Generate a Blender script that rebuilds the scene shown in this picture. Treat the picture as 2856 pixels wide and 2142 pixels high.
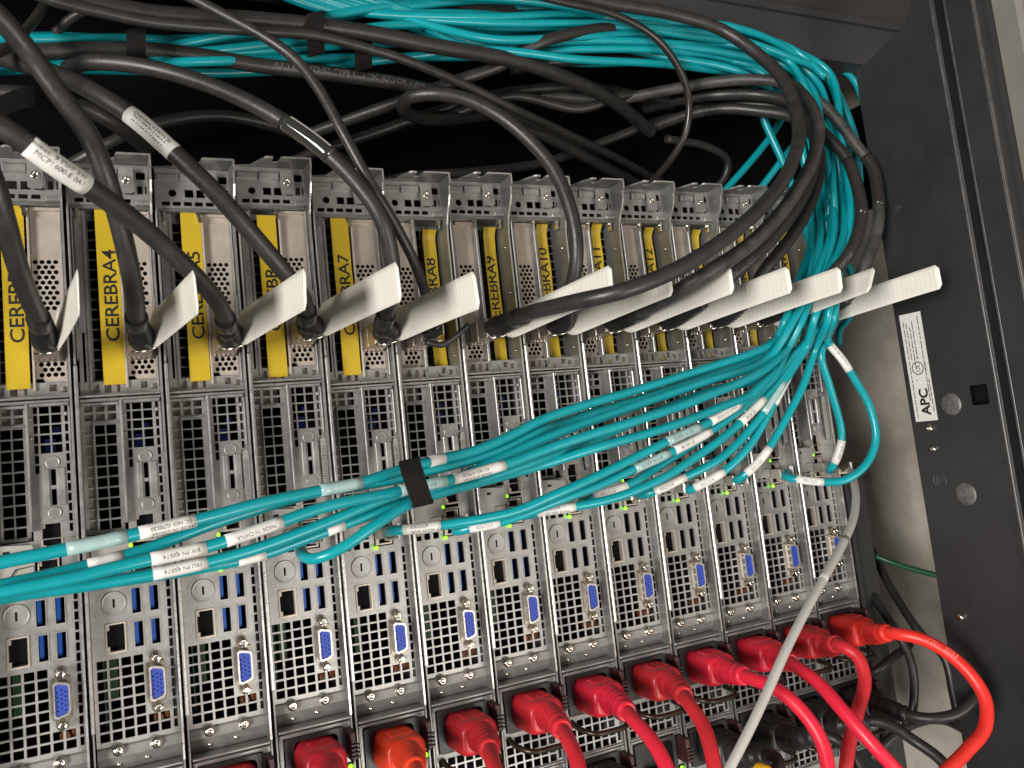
import bpy, bmesh, math, random
from mathutils import Vector, Matrix
from mathutils.geometry import delaunay_2d_cdt

# ------------------------------------------------------------------ camera, world, lights
S = 0.001                                     # everything below is written in millimetres
scene = bpy.context.scene
for o in list(bpy.data.objects):
    bpy.data.objects.remove(o)
COL = scene.collection

CAM_LOC = (-251.15423618, -502.57661277, 102.01386784)
RR = ((0.89713473, -0.4289849, -0.10545731),      # camera right
      (-0.04493023, 0.14887679, -0.98783449),     # camera down
      (0.43946622, 0.89095884, 0.11428815))       # camera forward
FPX, CX, CY, PW, PH = 2402.033, 1394.118, 975.638, 2856.0, 2142.0

cd = bpy.data.cameras.new('camera')
cam = bpy.data.objects.new('camera', cd)
COL.objects.link(cam)
cam.matrix_world = Matrix(((RR[0][0], -RR[1][0], -RR[2][0], CAM_LOC[0] * S),
                           (RR[0][1], -RR[1][1], -RR[2][1], CAM_LOC[1] * S),
                           (RR[0][2], -RR[1][2], -RR[2][2], CAM_LOC[2] * S),
                           (0, 0, 0, 1)))
cd.sensor_fit = 'HORIZONTAL'
cd.sensor_width = 36.0
cd.lens = FPX / PW * 36.0
cd.shift_x = (PW / 2 - CX) / PW
cd.shift_y = -(PH / 2 - CY) / PW
cd.clip_start = 0.01
cd.clip_end = 20
cd.dof.use_dof = True
cd.dof.focus_distance = 0.545
cd.dof.aperture_fstop = 20.0
scene.camera = cam

world = bpy.data.worlds.new('World')
scene.world = world
world.use_nodes = True
world.node_tree.nodes['Background'].inputs[0].default_value = (1.0, 0.97, 0.93, 1)
world.node_tree.nodes['Background'].inputs[1].default_value = 0.085

def area(name, loc, target, size, power, col):
    l = bpy.data.lights.new(name, 'AREA')
    l.shape = 'RECTANGLE'
    l.size, l.size_y = size
    l.energy = power
    l.color = col
    o = bpy.data.objects.new(name, l)
    COL.objects.link(o)
    o.location = Vector(loc)
    o.rotation_euler = (Vector(target) - Vector(loc)).to_track_quat('-Z', 'Y').to_euler()
    return o

area('aisle_ceiling_lamp', (-2.3, -1.75, 0.0), (0.0, 0.0, 0.12), (0.7, 0.9), 82.0, (1.0, 0.97, 0.925))
area('front_fill', (0.30, -1.2, -0.55), (0.1, 0.0, 0.05), (0.6, 0.5), 9.0, (1.0, 0.955, 0.89))  # added fill light, low at the right, to brighten the lower cords

scene.view_settings.view_transform = 'Standard'
scene.view_settings.look = 'None'
scene.view_settings.exposure = 0.27
scene.view_settings.gamma = 1.0

rnd = random.Random(7)

# ------------------------------------------------------------------ helpers
def ray(x, y):
    """direction of the sight line through pixel (x, y) of a 2212 px wide print"""
    a = (x * 1.291139 - CX) / FPX
    b = (y * 1.291139 - CY) / FPX
    return Vector([RR[0][i] * a + RR[1][i] * b + RR[2][i] for i in range(3)])

def P(x, y, d):
    """world point (mm) seen at (x, y), d mm in front of the server panel plane"""
    v = ray(x, y)
    t = (-d - CAM_LOC[1]) / v[1]
    return Vector(CAM_LOC) + v * t

def px(p):
    q = [sum(RR[j][i] * (p[i] - CAM_LOC[i]) for i in range(3)) for j in range(3)]
    return ((q[0] / q[2] * FPX + CX) / 1.291139, (q[1] / q[2] * FPX + CY) / 1.291139)

MATS = {}
def mat(name, col, rough=0.5, metal=0.0, noise=0.0, nscale=300.0, bump=0.0, bscale=600.0, spec=0.5,
        col2=None, emit=None, trans=0.0, coat=0.0, stretch=None, alpha=1.0, sss=0.0):
    if name in MATS:
        return MATS[name]
    m = bpy.data.materials.new(name)
    m.use_nodes = True
    nt = m.node_tree
    b = nt.nodes['Principled BSDF']
    b.inputs['Roughness'].default_value = rough
    b.inputs['Metallic'].default_value = metal
    b.inputs['Specular IOR Level'].default_value = spec
    b.inputs['Coat Weight'].default_value = coat
    b.inputs['Transmission Weight'].default_value = trans
    b.inputs['Alpha'].default_value = alpha
    c = (*col, 1)
    b.inputs['Base Color'].default_value = c
    if emit:
        b.inputs['Emission Color'].default_value = (*emit[0], 1)
        b.inputs['Emission Strength'].default_value = emit[1]
    tc = nt.nodes.new('ShaderNodeTexCoord')
    mp = nt.nodes.new('ShaderNodeMapping')
    nt.links.new(tc.outputs['Object'], mp.inputs['Vector'])
    if stretch:
        mp.inputs['Scale'].default_value = stretch
    if noise > 0:
        n = nt.nodes.new('ShaderNodeTexNoise')
        n.inputs['Scale'].default_value = nscale
        n.inputs['Detail'].default_value = 6
        n.inputs['Roughness'].default_value = 0.65
        nt.links.new(mp.outputs[0], n.inputs['Vector'])
        r = nt.nodes.new('ShaderNodeValToRGB')
        k = col2 if col2 else tuple(v * (1 - noise) for v in col)
        r.color_ramp.elements[0].position = 0.34
        r.color_ramp.elements[1].position = 0.68
        r.color_ramp.elements[0].color = (*k, 1)
        r.color_ramp.elements[1].color = (*(min(1, v * (1 + noise * .5)) for v in col), 1)
        nt.links.new(n.outputs['Fac'], r.inputs['Fac'])
        nt.links.new(r.outputs['Color'], b.inputs['Base Color'])
        mr = nt.nodes.new('ShaderNodeMapRange')
        mr.inputs['To Min'].default_value = max(0.05, rough - 0.12)
        mr.inputs['To Max'].default_value = min(1, rough + 0.14)
        nt.links.new(n.outputs['Fac'], mr.inputs['Value'])
        nt.links.new(mr.outputs[0], b.inputs['Roughness'])
    if bump > 0:
        n2 = nt.nodes.new('ShaderNodeTexNoise')
        n2.inputs['Scale'].default_value = bscale
        n2.inputs['Detail'].default_value = 4
        nt.links.new(mp.outputs[0], n2.inputs['Vector'])
        bp = nt.nodes.new('ShaderNodeBump')
        bp.inputs['Strength'].default_value = bump
        bp.inputs['Distance'].default_value = 0.0006
        nt.links.new(n2.outputs['Fac'], bp.inputs['Height'])
        nt.links.new(bp.outputs[0], b.inputs['Normal'])
    MATS[name] = m
    return m

STEEL = mat('galvanised_steel', (0.395, 0.385, 0.370), 0.40, 0.62, 0.24, 80, 0.15, 500)
STEELD = mat('dull_galvanised_steel', (0.27, 0.268, 0.255), 0.42, 0.7, 0.2, 70, 0.15, 500)
BRIGHT = mat('bright_steel', (0.66, 0.645, 0.62), 0.28, 0.8, 0.12, 200, 0.1)
NICKEL = mat('nickel_bracket', (0.56, 0.485, 0.415), 0.36, 0.35, 0.12, 80, 0.1, 400)
FLANGE = mat('dull_plated_flange', (0.30, 0.255, 0.205), 0.32, 0.8, 0.15, 200)
CHROME = mat('plated_screw', (0.72, 0.66, 0.58), 0.16, 1.0)
SHELL = mat('stamped_connector_shell', (0.55, 0.48, 0.42), 0.3, 0.85, 0.2, 300, 0.5, 260)
DARK = mat('interior_shade', (0.007, 0.007, 0.008), 0.8, spec=0.1)  # near-black, puts the shade of holes and recesses into the colour
BLACKPL = mat('black_plastic', (0.022, 0.020, 0.020), 0.42, 0, 0.2, 200)
BLUE = mat('blue_usb_tongue', (0.010, 0.13, 0.66), 0.4)
VBLUE = mat('blue_video_block', (0.022, 0.055, 0.36), 0.5)
YELLOW = mat('yellow_label_tape', (0.54, 0.375, 0.022), 0.30, 0, 0.07, 40, 0.12, 120, coat=0.3)
INK = mat('black_print', (0.012, 0.012, 0.012), 0.5)
GREYINK = mat('grey_print', (0.10, 0.10, 0.11), 0.6)
PALEINK = mat('pale_print', (0.15, 0.145, 0.14), 0.6)
RUBBER = mat('black_cable_jacket', (0.030, 0.0275, 0.026), 0.40, 0, 0.3, 120, 0.25, 500, spec=0.5)
SCUFF = mat('scuffed_cable_jacket', (0.060, 0.056, 0.052), 0.5, 0, 0.5, 90, 0.3, 400, col2=(0.022, 0.02, 0.019))
BOOT = mat('black_boot_rubber', (0.020, 0.020, 0.021), 0.30)
TEAL = mat('teal_cable_jacket', (0.004, 0.305, 0.345), 0.27, 0, 0.10, 60, 0.12, 300, spec=0.5)
WHITE = mat('white_pull_tab', (0.80, 0.765, 0.69), 0.42, 0, 0.03, 60)
RIB = mat('pull_tab_rib', (0.70, 0.655, 0.575), 0.5)
PAPER = mat('white_paper_label', (0.74, 0.72, 0.68), 0.45, 0, 0.06, 100)
CLEARLB = mat('clear_laminate_label', (0.36, 0.52, 0.51), 0.25, 0, 0.1, 150, coat=0.4)
REDS = [mat('red_cord_crimson', (0.76, 0.020, 0.050), 0.34, 0, 0.1, 60, 0.1),
        mat('red_cord_plain', (0.72, 0.024, 0.042), 0.36, 0, 0.1, 60, 0.1),
        mat('red_cord_orange', (0.88, 0.060, 0.018), 0.36, 0, 0.1, 60, 0.1),
        mat('red_cord_bright', (0.80, 0.034, 0.024), 0.36, 0, 0.1, 60, 0.1),
        mat('red_cord_muted', (0.58, 0.022, 0.030), 0.38, 0, 0.1, 60, 0.1)]
MAROON = mat('maroon_latch', (0.050, 0.016, 0.014), 0.45, 0, 0.2, 200)
BRONZE = mat('bronze_black_handle', (0.055, 0.040, 0.030), 0.3, 0.6)
GREENLED = mat('green_led', (0.2, 0.8, 0.02), 0.4, emit=((0.28, 1.0, 0.01), 1.6))
FRAME = mat('black_powder_coat', (0.030, 0.0295, 0.0305), 0.42, 0, 0.22, 14, 0.35, 1400, spec=0.5)
FRAMEB = mat('dark_grey_powder_coat', (0.045, 0.044, 0.046), 0.45, 0, 0.15, 14, 0.3, 1400)
GREYCABLE = mat('light_grey_cable_jacket', (0.50, 0.475, 0.44), 0.4, 0, 0.06, 60)
GREENWIRE = mat('green_ground_wire', (0.006, 0.055, 0.022), 0.4)
VELCRO = mat('black_hook_and_loop', (0.016, 0.0145, 0.014), 0.95, 0, 0.3, 900, 1.0, 2500, spec=0.15)
TAN = mat('tan_filler', (0.26, 0.225, 0.175), 0.6)
PCB = mat('green_circuit_board', (0.012, 0.075, 0.02), 0.5)
COPPER = mat('brown_capacitor', (0.16, 0.05, 0.014), 0.45)
CLEAR = mat('clear_plug_plastic', (0.55, 0.50, 0.42), 0.12, 0, trans=0.55, spec=0.6)
FLOORM = mat('concrete_floor', (0.42, 0.385, 0.33), 0.6, 0, 0.45, 9, 0.2, 60, col2=(0.26, 0.235, 0.195))
SIDEM = mat('rack_side_panel_paint', (0.10, 0.088, 0.080), 0.5, 0, 0.1, 8)
LATCHPL = mat('grey_latch_plate', (0.36, 0.345, 0.315), 0.45, 0.1, 0.08, 60)
KNOCK = mat('knockout_zinc', (0.20, 0.185, 0.175), 0.45, 0.5, 0.4, 400, 0.6, 700)
YCAP = mat('yellow_cap', (0.75, 0.45, 0.01), 0.4)
STRAND = mat('stranded_pin_pattern', (0.05, 0.10, 0.5), 0.4)

class MB:
    """collects geometry (mm), then builds one mesh"""
    def __init__(self):
        self.v, self.f, self.sm = [], [], []
    def add(self, vs, fs, smooth=False):
        o = len(self.v)
        self.v += [tuple(p) for p in vs]
        for f in fs:
            self.f.append(tuple(i + o for i in f))
            self.sm.append(smooth)
        return self
    def box(self, x0, x1, y0, y1, z0, z1):
        vs = [(x0, y0, z0), (x1, y0, z0), (x1, y1, z0), (x0, y1, z0), (x0, y0, z1), (x1, y0, z1), (x1, y1, z1), (x0, y1, z1)]
        return self.add(vs, [(0, 1, 5, 4), (1, 2, 6, 5), (2, 3, 7, 6), (3, 0, 4, 7), (4, 5, 6, 7), (3, 2, 1, 0)])
    def bbox(self, x0, x1, y0, y1, z0, z1, b=0.5):
        """box whose front (low y) edges are chamfered"""
        if x1 - x0 < 2.2 * b or z1 - z0 < 2.2 * b:
            b = min(x1 - x0, z1 - z0) * 0.3
        vs = [(x0, y1, z0), (x1, y1, z0), (x1, y1, z1), (x0, y1, z1),
              (x0, y0 + b, z0), (x1, y0 + b, z0), (x1, y0 + b, z1), (x0, y0 + b, z1),
              (x0 + b, y0, z0 + b), (x1 - b, y0, z0 + b), (x1 - b, y0, z1 - b), (x0 + b, y0, z1 - b)]
        fs = [(8, 9, 10, 11), (3, 2, 1, 0)]
        for i in range(4):
            j = (i + 1) % 4
            fs += [(4 + i, 4 + j, 8 + j, 8 + i), (i, j, 4 + j, 4 + i)]
        return self.add(vs, fs)
    def plate(self, outer, holes, y, t=0.9, back=True):
        """sheet in the x-z plane, front at y, with real holes"""
        def area2(p):
            return sum(p[i][0] * p[(i + 1) % len(p)][1] - p[(i + 1) % len(p)][0] * p[i][1] for i in range(len(p)))
        loops = []
        for lp in [outer] + holes:
            lp = list(lp)
            if area2(lp) < 0:
                lp.reverse()
            loops.append(lp)
        vs, faces, n = [], [], 0
        for lp in loops:
            vs += [Vector(p) for p in lp]
            faces.append(list(range(n, n + len(lp))))
            n += len(lp)
        r = delaunay_2d_cdt(vs, [], faces, 1, 1e-5)
        ov, of, orig = r[0], r[2], r[5]
        tri = [f for f, og in zip(of, orig) if len(og) == 1 and og[0] == 0]
        self.add([(p[0], y, p[1]) for p in ov], [tuple(f) for f in tri])
        if back:
            self.add([(p[0], y + t, p[1]) for p in ov], [tuple(reversed(f)) for f in tri])
        for k, lp in enumerate(loops):
            m = len(lp)
            w = [(p[0], y, p[1]) for p in lp] + [(p[0], y + t, p[1]) for p in lp]
            fs = []
            for i in range(m):
                j = (i + 1) % m
                q = (i, i + m, j + m, j)
                fs.append(q if k == 0 else tuple(reversed(q)))
            self.add(w, fs)
        return self
    def prism(self, pts, axis, a0, a1):
        """polygon extruded along x ('x': pts are (y,z)) or z ('z': pts are (x,y))"""
        n = len(pts)
        if axis == 'x':
            vs = [(a0, p[0], p[1]) for p in pts] + [(a1, p[0], p[1]) for p in pts]
        elif axis == 'y':
            vs = [(p[0], a0, p[1]) for p in pts] + [(p[0], a1, p[1]) for p in pts]
        else:
            vs = [(p[0], p[1], a0) for p in pts] + [(p[0], p[1], a1) for p in pts]
        fs = [tuple(range(n)), tuple(reversed(range(n, 2 * n)))]
        fs += [(i, (i + 1) % n, (i + 1) % n + n, i + n) for i in range(n)]
        return self.add(vs, fs)
    def lathe(self, c, prof, n=16, axis='y', smooth=True):
        """prof: (r, h); h runs along -y from c"""
        vs, fs = [], []
        for r, h in prof:
            for i in range(n):
                a = 2 * math.pi * i / n
                ca, sa = r * math.cos(a), r * math.sin(a)
                if axis == 'y':
                    vs.append((c[0] + ca, c[1] - h, c[2] + sa))
                else:
                    vs.append((c[0] - h, c[1] + ca, c[2] + sa))
        for k in range(len(prof) - 1):
            for i in range(n):
                j = (i + 1) % n
                fs.append((k * n + i, k * n + j, (k + 1) * n + j, (k + 1) * n + i))
        self.add(vs, fs, smooth)
        self.add([vs[(len(prof) - 1) * n + i] for i in range(n)], [tuple(range(n))])
        return self
    def tube(self, pts, rad, n=12, cap=True):
        fr = frames(pts)
        vs, fs = [], []
        for i, (p, t, a, b) in enumerate(fr):
            r = rad[i] if isinstance(rad, (list, tuple)) else rad
            for k in range(n):
                w = 2 * math.pi * k / n
                vs.append(p + (a * math.cos(w) + b * math.sin(w)) * r)
        for i in range(len(pts) - 1):
            for k in range(n):
                j = (k + 1) % n
                fs.append((i * n + k, i * n + j, (i + 1) * n + j, (i + 1) * n + k))
        self.add(vs, fs, True)
        if cap:
            self.add(vs[:n], [tuple(reversed(range(n)))])
            self.add(vs[-n:], [tuple(range(n))])
        return self
    def mesh(self, name, m):
        me = bpy.data.meshes.new(name)
        me.from_pydata([(a * S, b * S, c * S) for a, b, c in self.v], [], self.f)
        me.polygons.foreach_set('use_smooth', self.sm)
        me.validate()
        bm = bmesh.new()
        bm.from_mesh(me)
        bmesh.ops.remove_doubles(bm, verts=bm.verts, dist=1e-6)
        bmesh.ops.recalc_face_normals(bm, faces=bm.faces)
        bm.to_mesh(me)
        bm.free()
        me.materials.append(m)
        return me

def frames(pts):
    n = len(pts)
    ts = []
    for i in range(n):
        t = (pts[min(n - 1, i + 1)] - pts[max(0, i - 1)])
        ts.append(t.normalized())
    a = ts[0].orthogonal().normalized()
    out = []
    for i in range(n):
        a = (a - ts[i] * a.dot(ts[i])).normalized()
        out.append((pts[i], ts[i], a, ts[i].cross(a)))
    return out

def spline(ctrl, step=3.0):
    """centripetal Catmull-Rom through the control points, evenly resampled"""
    c = [Vector(p) for p in ctrl]
    c = [c[0] * 2 - c[1]] + c + [c[-1] * 2 - c[-2]]
    raw = []
    for i in range(1, len(c) - 2):
        p0, p1, p2, p3 = c[i - 1], c[i], c[i + 1], c[i + 2]
        t0 = 0.0
        t1 = t0 + max(1e-3, (p1 - p0).length) ** 0.5
        t2 = t1 + max(1e-3, (p2 - p1).length) ** 0.5
        t3 = t2 + max(1e-3, (p3 - p2).length) ** 0.5
        m = max(4, int((p2 - p1).length / 1.5))
        for k in range(m):
            t = t1 + (t2 - t1) * k / m
            A1 = p0 * ((t1 - t) / (t1 - t0)) + p1 * ((t - t0) / (t1 - t0))
            A2 = p1 * ((t2 - t) / (t2 - t1)) + p2 * ((t - t1) / (t2 - t1))
            A3 = p2 * ((t3 - t) / (t3 - t2)) + p3 * ((t - t2) / (t3 - t2))
            B1 = A1 * ((t2 - t) / (t2 - t0)) + A2 * ((t - t0) / (t2 - t0))
            B2 = A2 * ((t3 - t) / (t3 - t1)) + A3 * ((t - t1) / (t3 - t1))
            raw.append(B1 * ((t2 - t) / (t2 - t1)) + B2 * ((t - t1) / (t2 - t1)))
    raw.append(c[-2].copy())
    out, acc = [raw[0]], 0.0
    for i in range(1, len(raw)):
        acc += (raw[i] - raw[i - 1]).length
        if acc >= step or i == len(raw) - 1:
            out.append(raw[i])
            acc = 0.0
    return out

def empty(name, loc, label, cat, group=None):
    o = bpy.data.objects.new(name, None)
    o.empty_display_size = 0.01
    COL.objects.link(o)
    o.location = Vector(loc) * S
    tag(o, label, cat, group)
    return o

def tag(o, label, cat, group=None):
    o['label'] = label
    o['category'] = cat
    if group:
        o['group'] = group
    return o

def obj(name, me, parent=None, loc=None, rot=None, label=None):
    o = bpy.data.objects.new(name, me)
    COL.objects.link(o)
    if parent:
        o.parent = parent
    if loc is not None:
        o.location = Vector(loc) * S
    if rot is not None:
        o.rotation_euler = rot
    if label:
        o['label'] = label
    return o

CACHE = {}
def cached(key, m, fn):
    if key not in CACHE:
        b = MB()
        fn(b)
        CACHE[key] = b.mesh(key, m)
    return CACHE[key]

TXT = {}
def text_geo(s, size, spacing=1.0, bold=0.0):
    """flat letter outlines as (verts, faces) in mm, baseline y=0, starting at x=0"""
    k = (s, size, spacing, bold)
    if k in TXT:
        return TXT[k]
    cu = bpy.data.curves.new('t', 'FONT')
    cu.body = s
    cu.size = size
    cu.space_character = spacing
    cu.offset = bold
    cu.resolution_u = 3
    o = bpy.data.objects.new('t', cu)
    COL.objects.link(o)
    dg = bpy.context.evaluated_depsgraph_get()
    ev = o.evaluated_get(dg)
    me = ev.to_mesh()
    vs = [tuple(v.co) for v in me.vertices]
    fs = [tuple(p.vertices) for p in me.polygons]
    ev.to_mesh_clear()
    bpy.data.objects.remove(o)
    bpy.data.curves.remove(cu)
    TXT[k] = (vs, fs)
    return TXT[k]

def rect(x0, x1, z0, z1):
    return [(x0, z0), (x1, z0), (x1, z1), (x0, z1)]
def circ(x, z, r, n=16):
    return [(x + r * math.cos(2 * math.pi * i / n), z + r * math.sin(2 * math.pi * i / n)) for i in range(n)]
def rrect(x0, x1, z0, z1, r, n=4):
    out = []
    for cx_, cz_, a0 in ((x1 - r, z1 - r, 0), (x0 + r, z1 - r, 90), (x0 + r, z0 + r, 180), (x1 - r, z0 + r, 270)):
        for i in range(n + 1):
            a = math.radians(a0 + 90 * i / n)
            out.append((cx_ + r * math.cos(a), cz_ + r * math.sin(a)))
    return out
def hexes(x0, x1, z0, z1, pitch=3.25, r=1.32):
    out, row, z = [], 0, z1 - r
    while z - r >= z0:
        x = x0 + r + (pitch / 2 if row % 2 else 0)
        while x + r <= x1:
            out.append([(x + r * math.cos(math.radians(60 * i + 30)), z + r * math.sin(math.radians(60 * i + 30))) for i in range(6)])
            x += pitch
        z -= pitch * 0.866
        row += 1
    return out

# ------------------------------------------------------------------ setting: floor, black sheets for the dark rack interior
def slab(name, m, x0, x1, y0, y1, z0, z1):
    o = obj(name, MB().box(x0, x1, y0, y1, z0, z1).mesh(name, m))
    o['kind'] = 'structure'
    return o
slab('floor', FLOORM, 470, 490, -1500, 480, -900, 900)
slab('shade_sheet_back', mat('shade_black', (0.003, 0.003, 0.0033), 0.95, spec=0.05), -1200, 468, 420, 440, -900, 900)  # near-black sheet standing in for the unlit depth of the rack

slab('shade_sheet_above', MATS['shade_black'], -1200, 468, 112, 118, 296, 900)  # black sheet added so the space above the servers stays dark
slab('shade_sheet_corner', MATS['shade_black'], 458, 466, -46, 111, 300, 403)  # black sheet added to darken the floor sliver beside the frame
# rack side panel and the beam that carries it (upper right)
o = obj('rack_side_panel', MB().box(-700, 466, -330, -2, 447, 452).mesh('rack_side_panel', SIDEM))
tag(o, 'brown-grey side panel of the rack in the top right corner, above the dark beam', 'panel')
o = obj('rack_beam', MB().box(-700, 466, 0, 26, 404, 447).box(-700, 466, -4, 0, 440, 446.5).mesh('rack_beam', FRAMEB))
tag(o, 'dark horizontal rack beam behind the upper teal cable bundle', 'beam')

# ------------------------------------------------------------------ the rack's base frame on the right, running up the picture
fr = empty('equipment_rack', (310, -86, -190), 'black powder-coated rack frame along the right side, carrying the white sticker', 'rack frame')
def rel(b):                         # frame parts are written in world mm, stored relative to the frame's base
    b.v = [(p[0] - 310, p[1] + 86, p[2] + 190) for p in b.v]
    return b
def yz_plate(b, outer, holes, x, t):
    """sheet in the y-z plane at x (seen from low x)"""
    q = MB().plate(outer, holes, 0, t)
    b.add([(x + p[1], p[0], p[2]) for p in q.v], q.f)
    return b
b = MB()
yz_plate(b, [(-72.5, -190), (-120, -190), (-120, 420), (-110, 420), (-107, 396), (-97, 380), (-72.5, 373)],
         [rrect(-114.3, -101, 97.5, 111.5, 1.5)], 309.2, 1.2)
obj('web_plate', rel(b).mesh('frame_web', FRAME), fr)
b = MB()
yz_plate(b, [(-49.5, -190), (-72.3, -190), (-72.3, 372.8), (-49.5, 368)], [], 310.6, 1.2)
b.box(310.8, 330, -49.6, -48.6, -190, 367)
obj('inner_strip', rel(b).mesh('frame_strip', FRAME), fr)
b = MB()
b.prism([(309.4, -120.2), (308.2, -122.2), (309.6, -123.6), (321, -123.8), (321, -131.5), (307.6, -131.7), (306.4, -133.2),
         (306.4, -152), (307.4, -153.6), (316, -154), (316, -156), (324, -156), (324, -120.2)], 'z', -190, 420)
obj('folded_rail', rel(b).mesh('frame_rail', FRAME), fr)
b = MB()
for fx, fy, fr_r in ((309.3, -121.4, 1.5), (307.6, -133.0, 1.5), (307.9, -152.6, 1.3)):
    b.tube([Vector((fx, fy, z)) for z in range(-190, 421, 61)], fr_r, 14)
obj('fold_edge', rel(b).mesh('frame_folds', mat('fold_highlight', (0.075, 0.070, 0.070), 0.30, 0, 0.35, 120)), fr)  # lighter colour puts the highlight along the folds into the material
b = MB()
b.prism([(322, -156.2), (320.5, -172), (322, -176), (332, -176), (332, -156.2)], 'z', -190, 420)
obj('outer_trim', rel(b).mesh('frame_trim', mat('grey_trim_paint', (0.22, 0.205, 0.18), 0.5, 0, 0.15, 20)), fr)
b = MB()
b.box(308.4, 324, -119, -103, 90, 119)
obj('hole_shade', rel(MB().box(328, 329, -119, -66, 78, 132)).mesh('frame_hole', DARK), fr)  # black sheet added behind the square hole to keep it dark
for z in (100, 36):
    k = MB().lathe((309.2, -85, z), [(8.1, 0), (8.0, 0.25), (6.8, 0.7), (3, 1.1), (0.5, 1.2)], 20, 'x')
    obj('zinc_knockout', rel(k).mesh('knockout', KNOCK), fr)
for z in (84, 69, -52):
    k = MB().lathe((310.6, -64, z), [(3.0, 0), (3.0, 1.4), (2.3, 2.6), (1.0, 3.0)], 14, 'x')
    obj('screw', rel(k).mesh('frame_screw', CHROME), fr)
k = MB().lathe((321, -127, 62), [(2.2, 0), (2.0, 1.2), (0.8, 1.8)], 12, 'x')
obj('screw', rel(k).mesh('frame_screw2', CHROME), fr)

def frame_text(b, s, size, y, z, x, bold=0.0):
    vs, fs = text_geo(s, size, 1.0, bold)
    b.add([(x, y + v[1], z + v[0]) for v in vs], fs)
stk = obj('rating_sticker', rel(MB().box(310.2, 310.58, -71.8, -53, 89.5, 170.5)).mesh('sticker', PAPER), fr,
          label='white sticker printed APC with a round certification mark')
b = MB()
frame_text(b, 'APC', 10.4, -66.8, 94.0, 310.1, 0.35)
b2 = MB()
rs = random.Random(3)
for yy, z0, z1 in ((-56.0, 92, 166), (-58.4, 136, 164), (-61.0, 128, 160), (-63.4, 136, 166), (-68.6, 104, 168), (-70.2, 96, 120)):
    z = z0
    while z < z1 - 3:
        w = rs.uniform(2, 7)
        b2.add([(310.1, yy, z), (310.1, yy + 0.75, z), (310.1, yy + 0.75, min(z1, z + w)), (310.1, yy, min(z1, z + w))], [(0, 1, 2, 3)])
        z += w + 0.9
ring = [(310.1, -62 + r_ * math.cos(a * math.pi / 12), 129 + r_ * math.sin(a * math.pi / 12)) for r_ in (5.0, 4.3) for a in range(24)]
b.add(ring, [(i, (i + 1) % 24, 24 + (i + 1) % 24, 24 + i) for i in range(24)])
frame_text(b, 'UL', 5.0, -63.8, 126.2, 310.1)
frame_text(b, 'LISTED', 2.2, -69.6, 126, 310.1)
frame_text(b, 'c', 2.6, -60, 119.5, 310.1)
frame_text(b, 'us', 2.6, -63.5, 135.5, 310.1)
obj('lettering', rel(b).mesh('sticker_print', INK), stk)
obj('fine_print', rel(b2).mesh('sticker_fine', GREYINK), stk)
b = MB()                                   # embossed earth mark
for rr_, za, zb in ((5.2, 40, 140), (5.2, 220, 320)):
    pts = [Vector((310.4, -65 + rr_ * math.cos(math.radians(a)), 46 + rr_ * math.sin(math.radians(a)))) for a in range(za - 90, zb - 90, 10)]
    b.tube(pts, 0.3, 6)
for yy, hh in ((-62.6, 3.4), (-64.8, 2.4), (-66.8, 1.4)):
    b.tube([Vector((310.4, yy, 46 - hh)), Vector((310.4, yy, 46)), Vector((310.4, yy, 46 + hh))], 0.3, 6)
obj('earth_mark', rel(b).mesh('earth_mark', mat('worn_emboss', (0.10, 0.095, 0.095), 0.4)), fr)
b = MB()
for rr_ in (2.0, 3.8, 5.6):
    pts = [Vector((310.5, -65 + rr_ * math.cos(math.radians(a)), 254 + rr_ * math.sin(math.radians(a)))) for a in range(200, 300, 12)]
    b.tube(pts, 0.22, 6)
obj('wave_mark', rel(b).mesh('wave_mark', MATS['worn_emboss']), fr)

# black upright beside the last server
o = obj('rack_upright', MB().box(282.5, 312, 6, 40, -190, 62).box(282.5, 286, -2, 6, -190, 58).mesh('rack_upright', FRAME))
tag(o, 'black rack upright standing right of the last server', 'upright')

# ------------------------------------------------------------------ servers
PITCH = 44.45
DZ = {3: 1.7, 4: .7, 6: 3.2, 7: -1.2, 8: -1.5}

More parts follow.
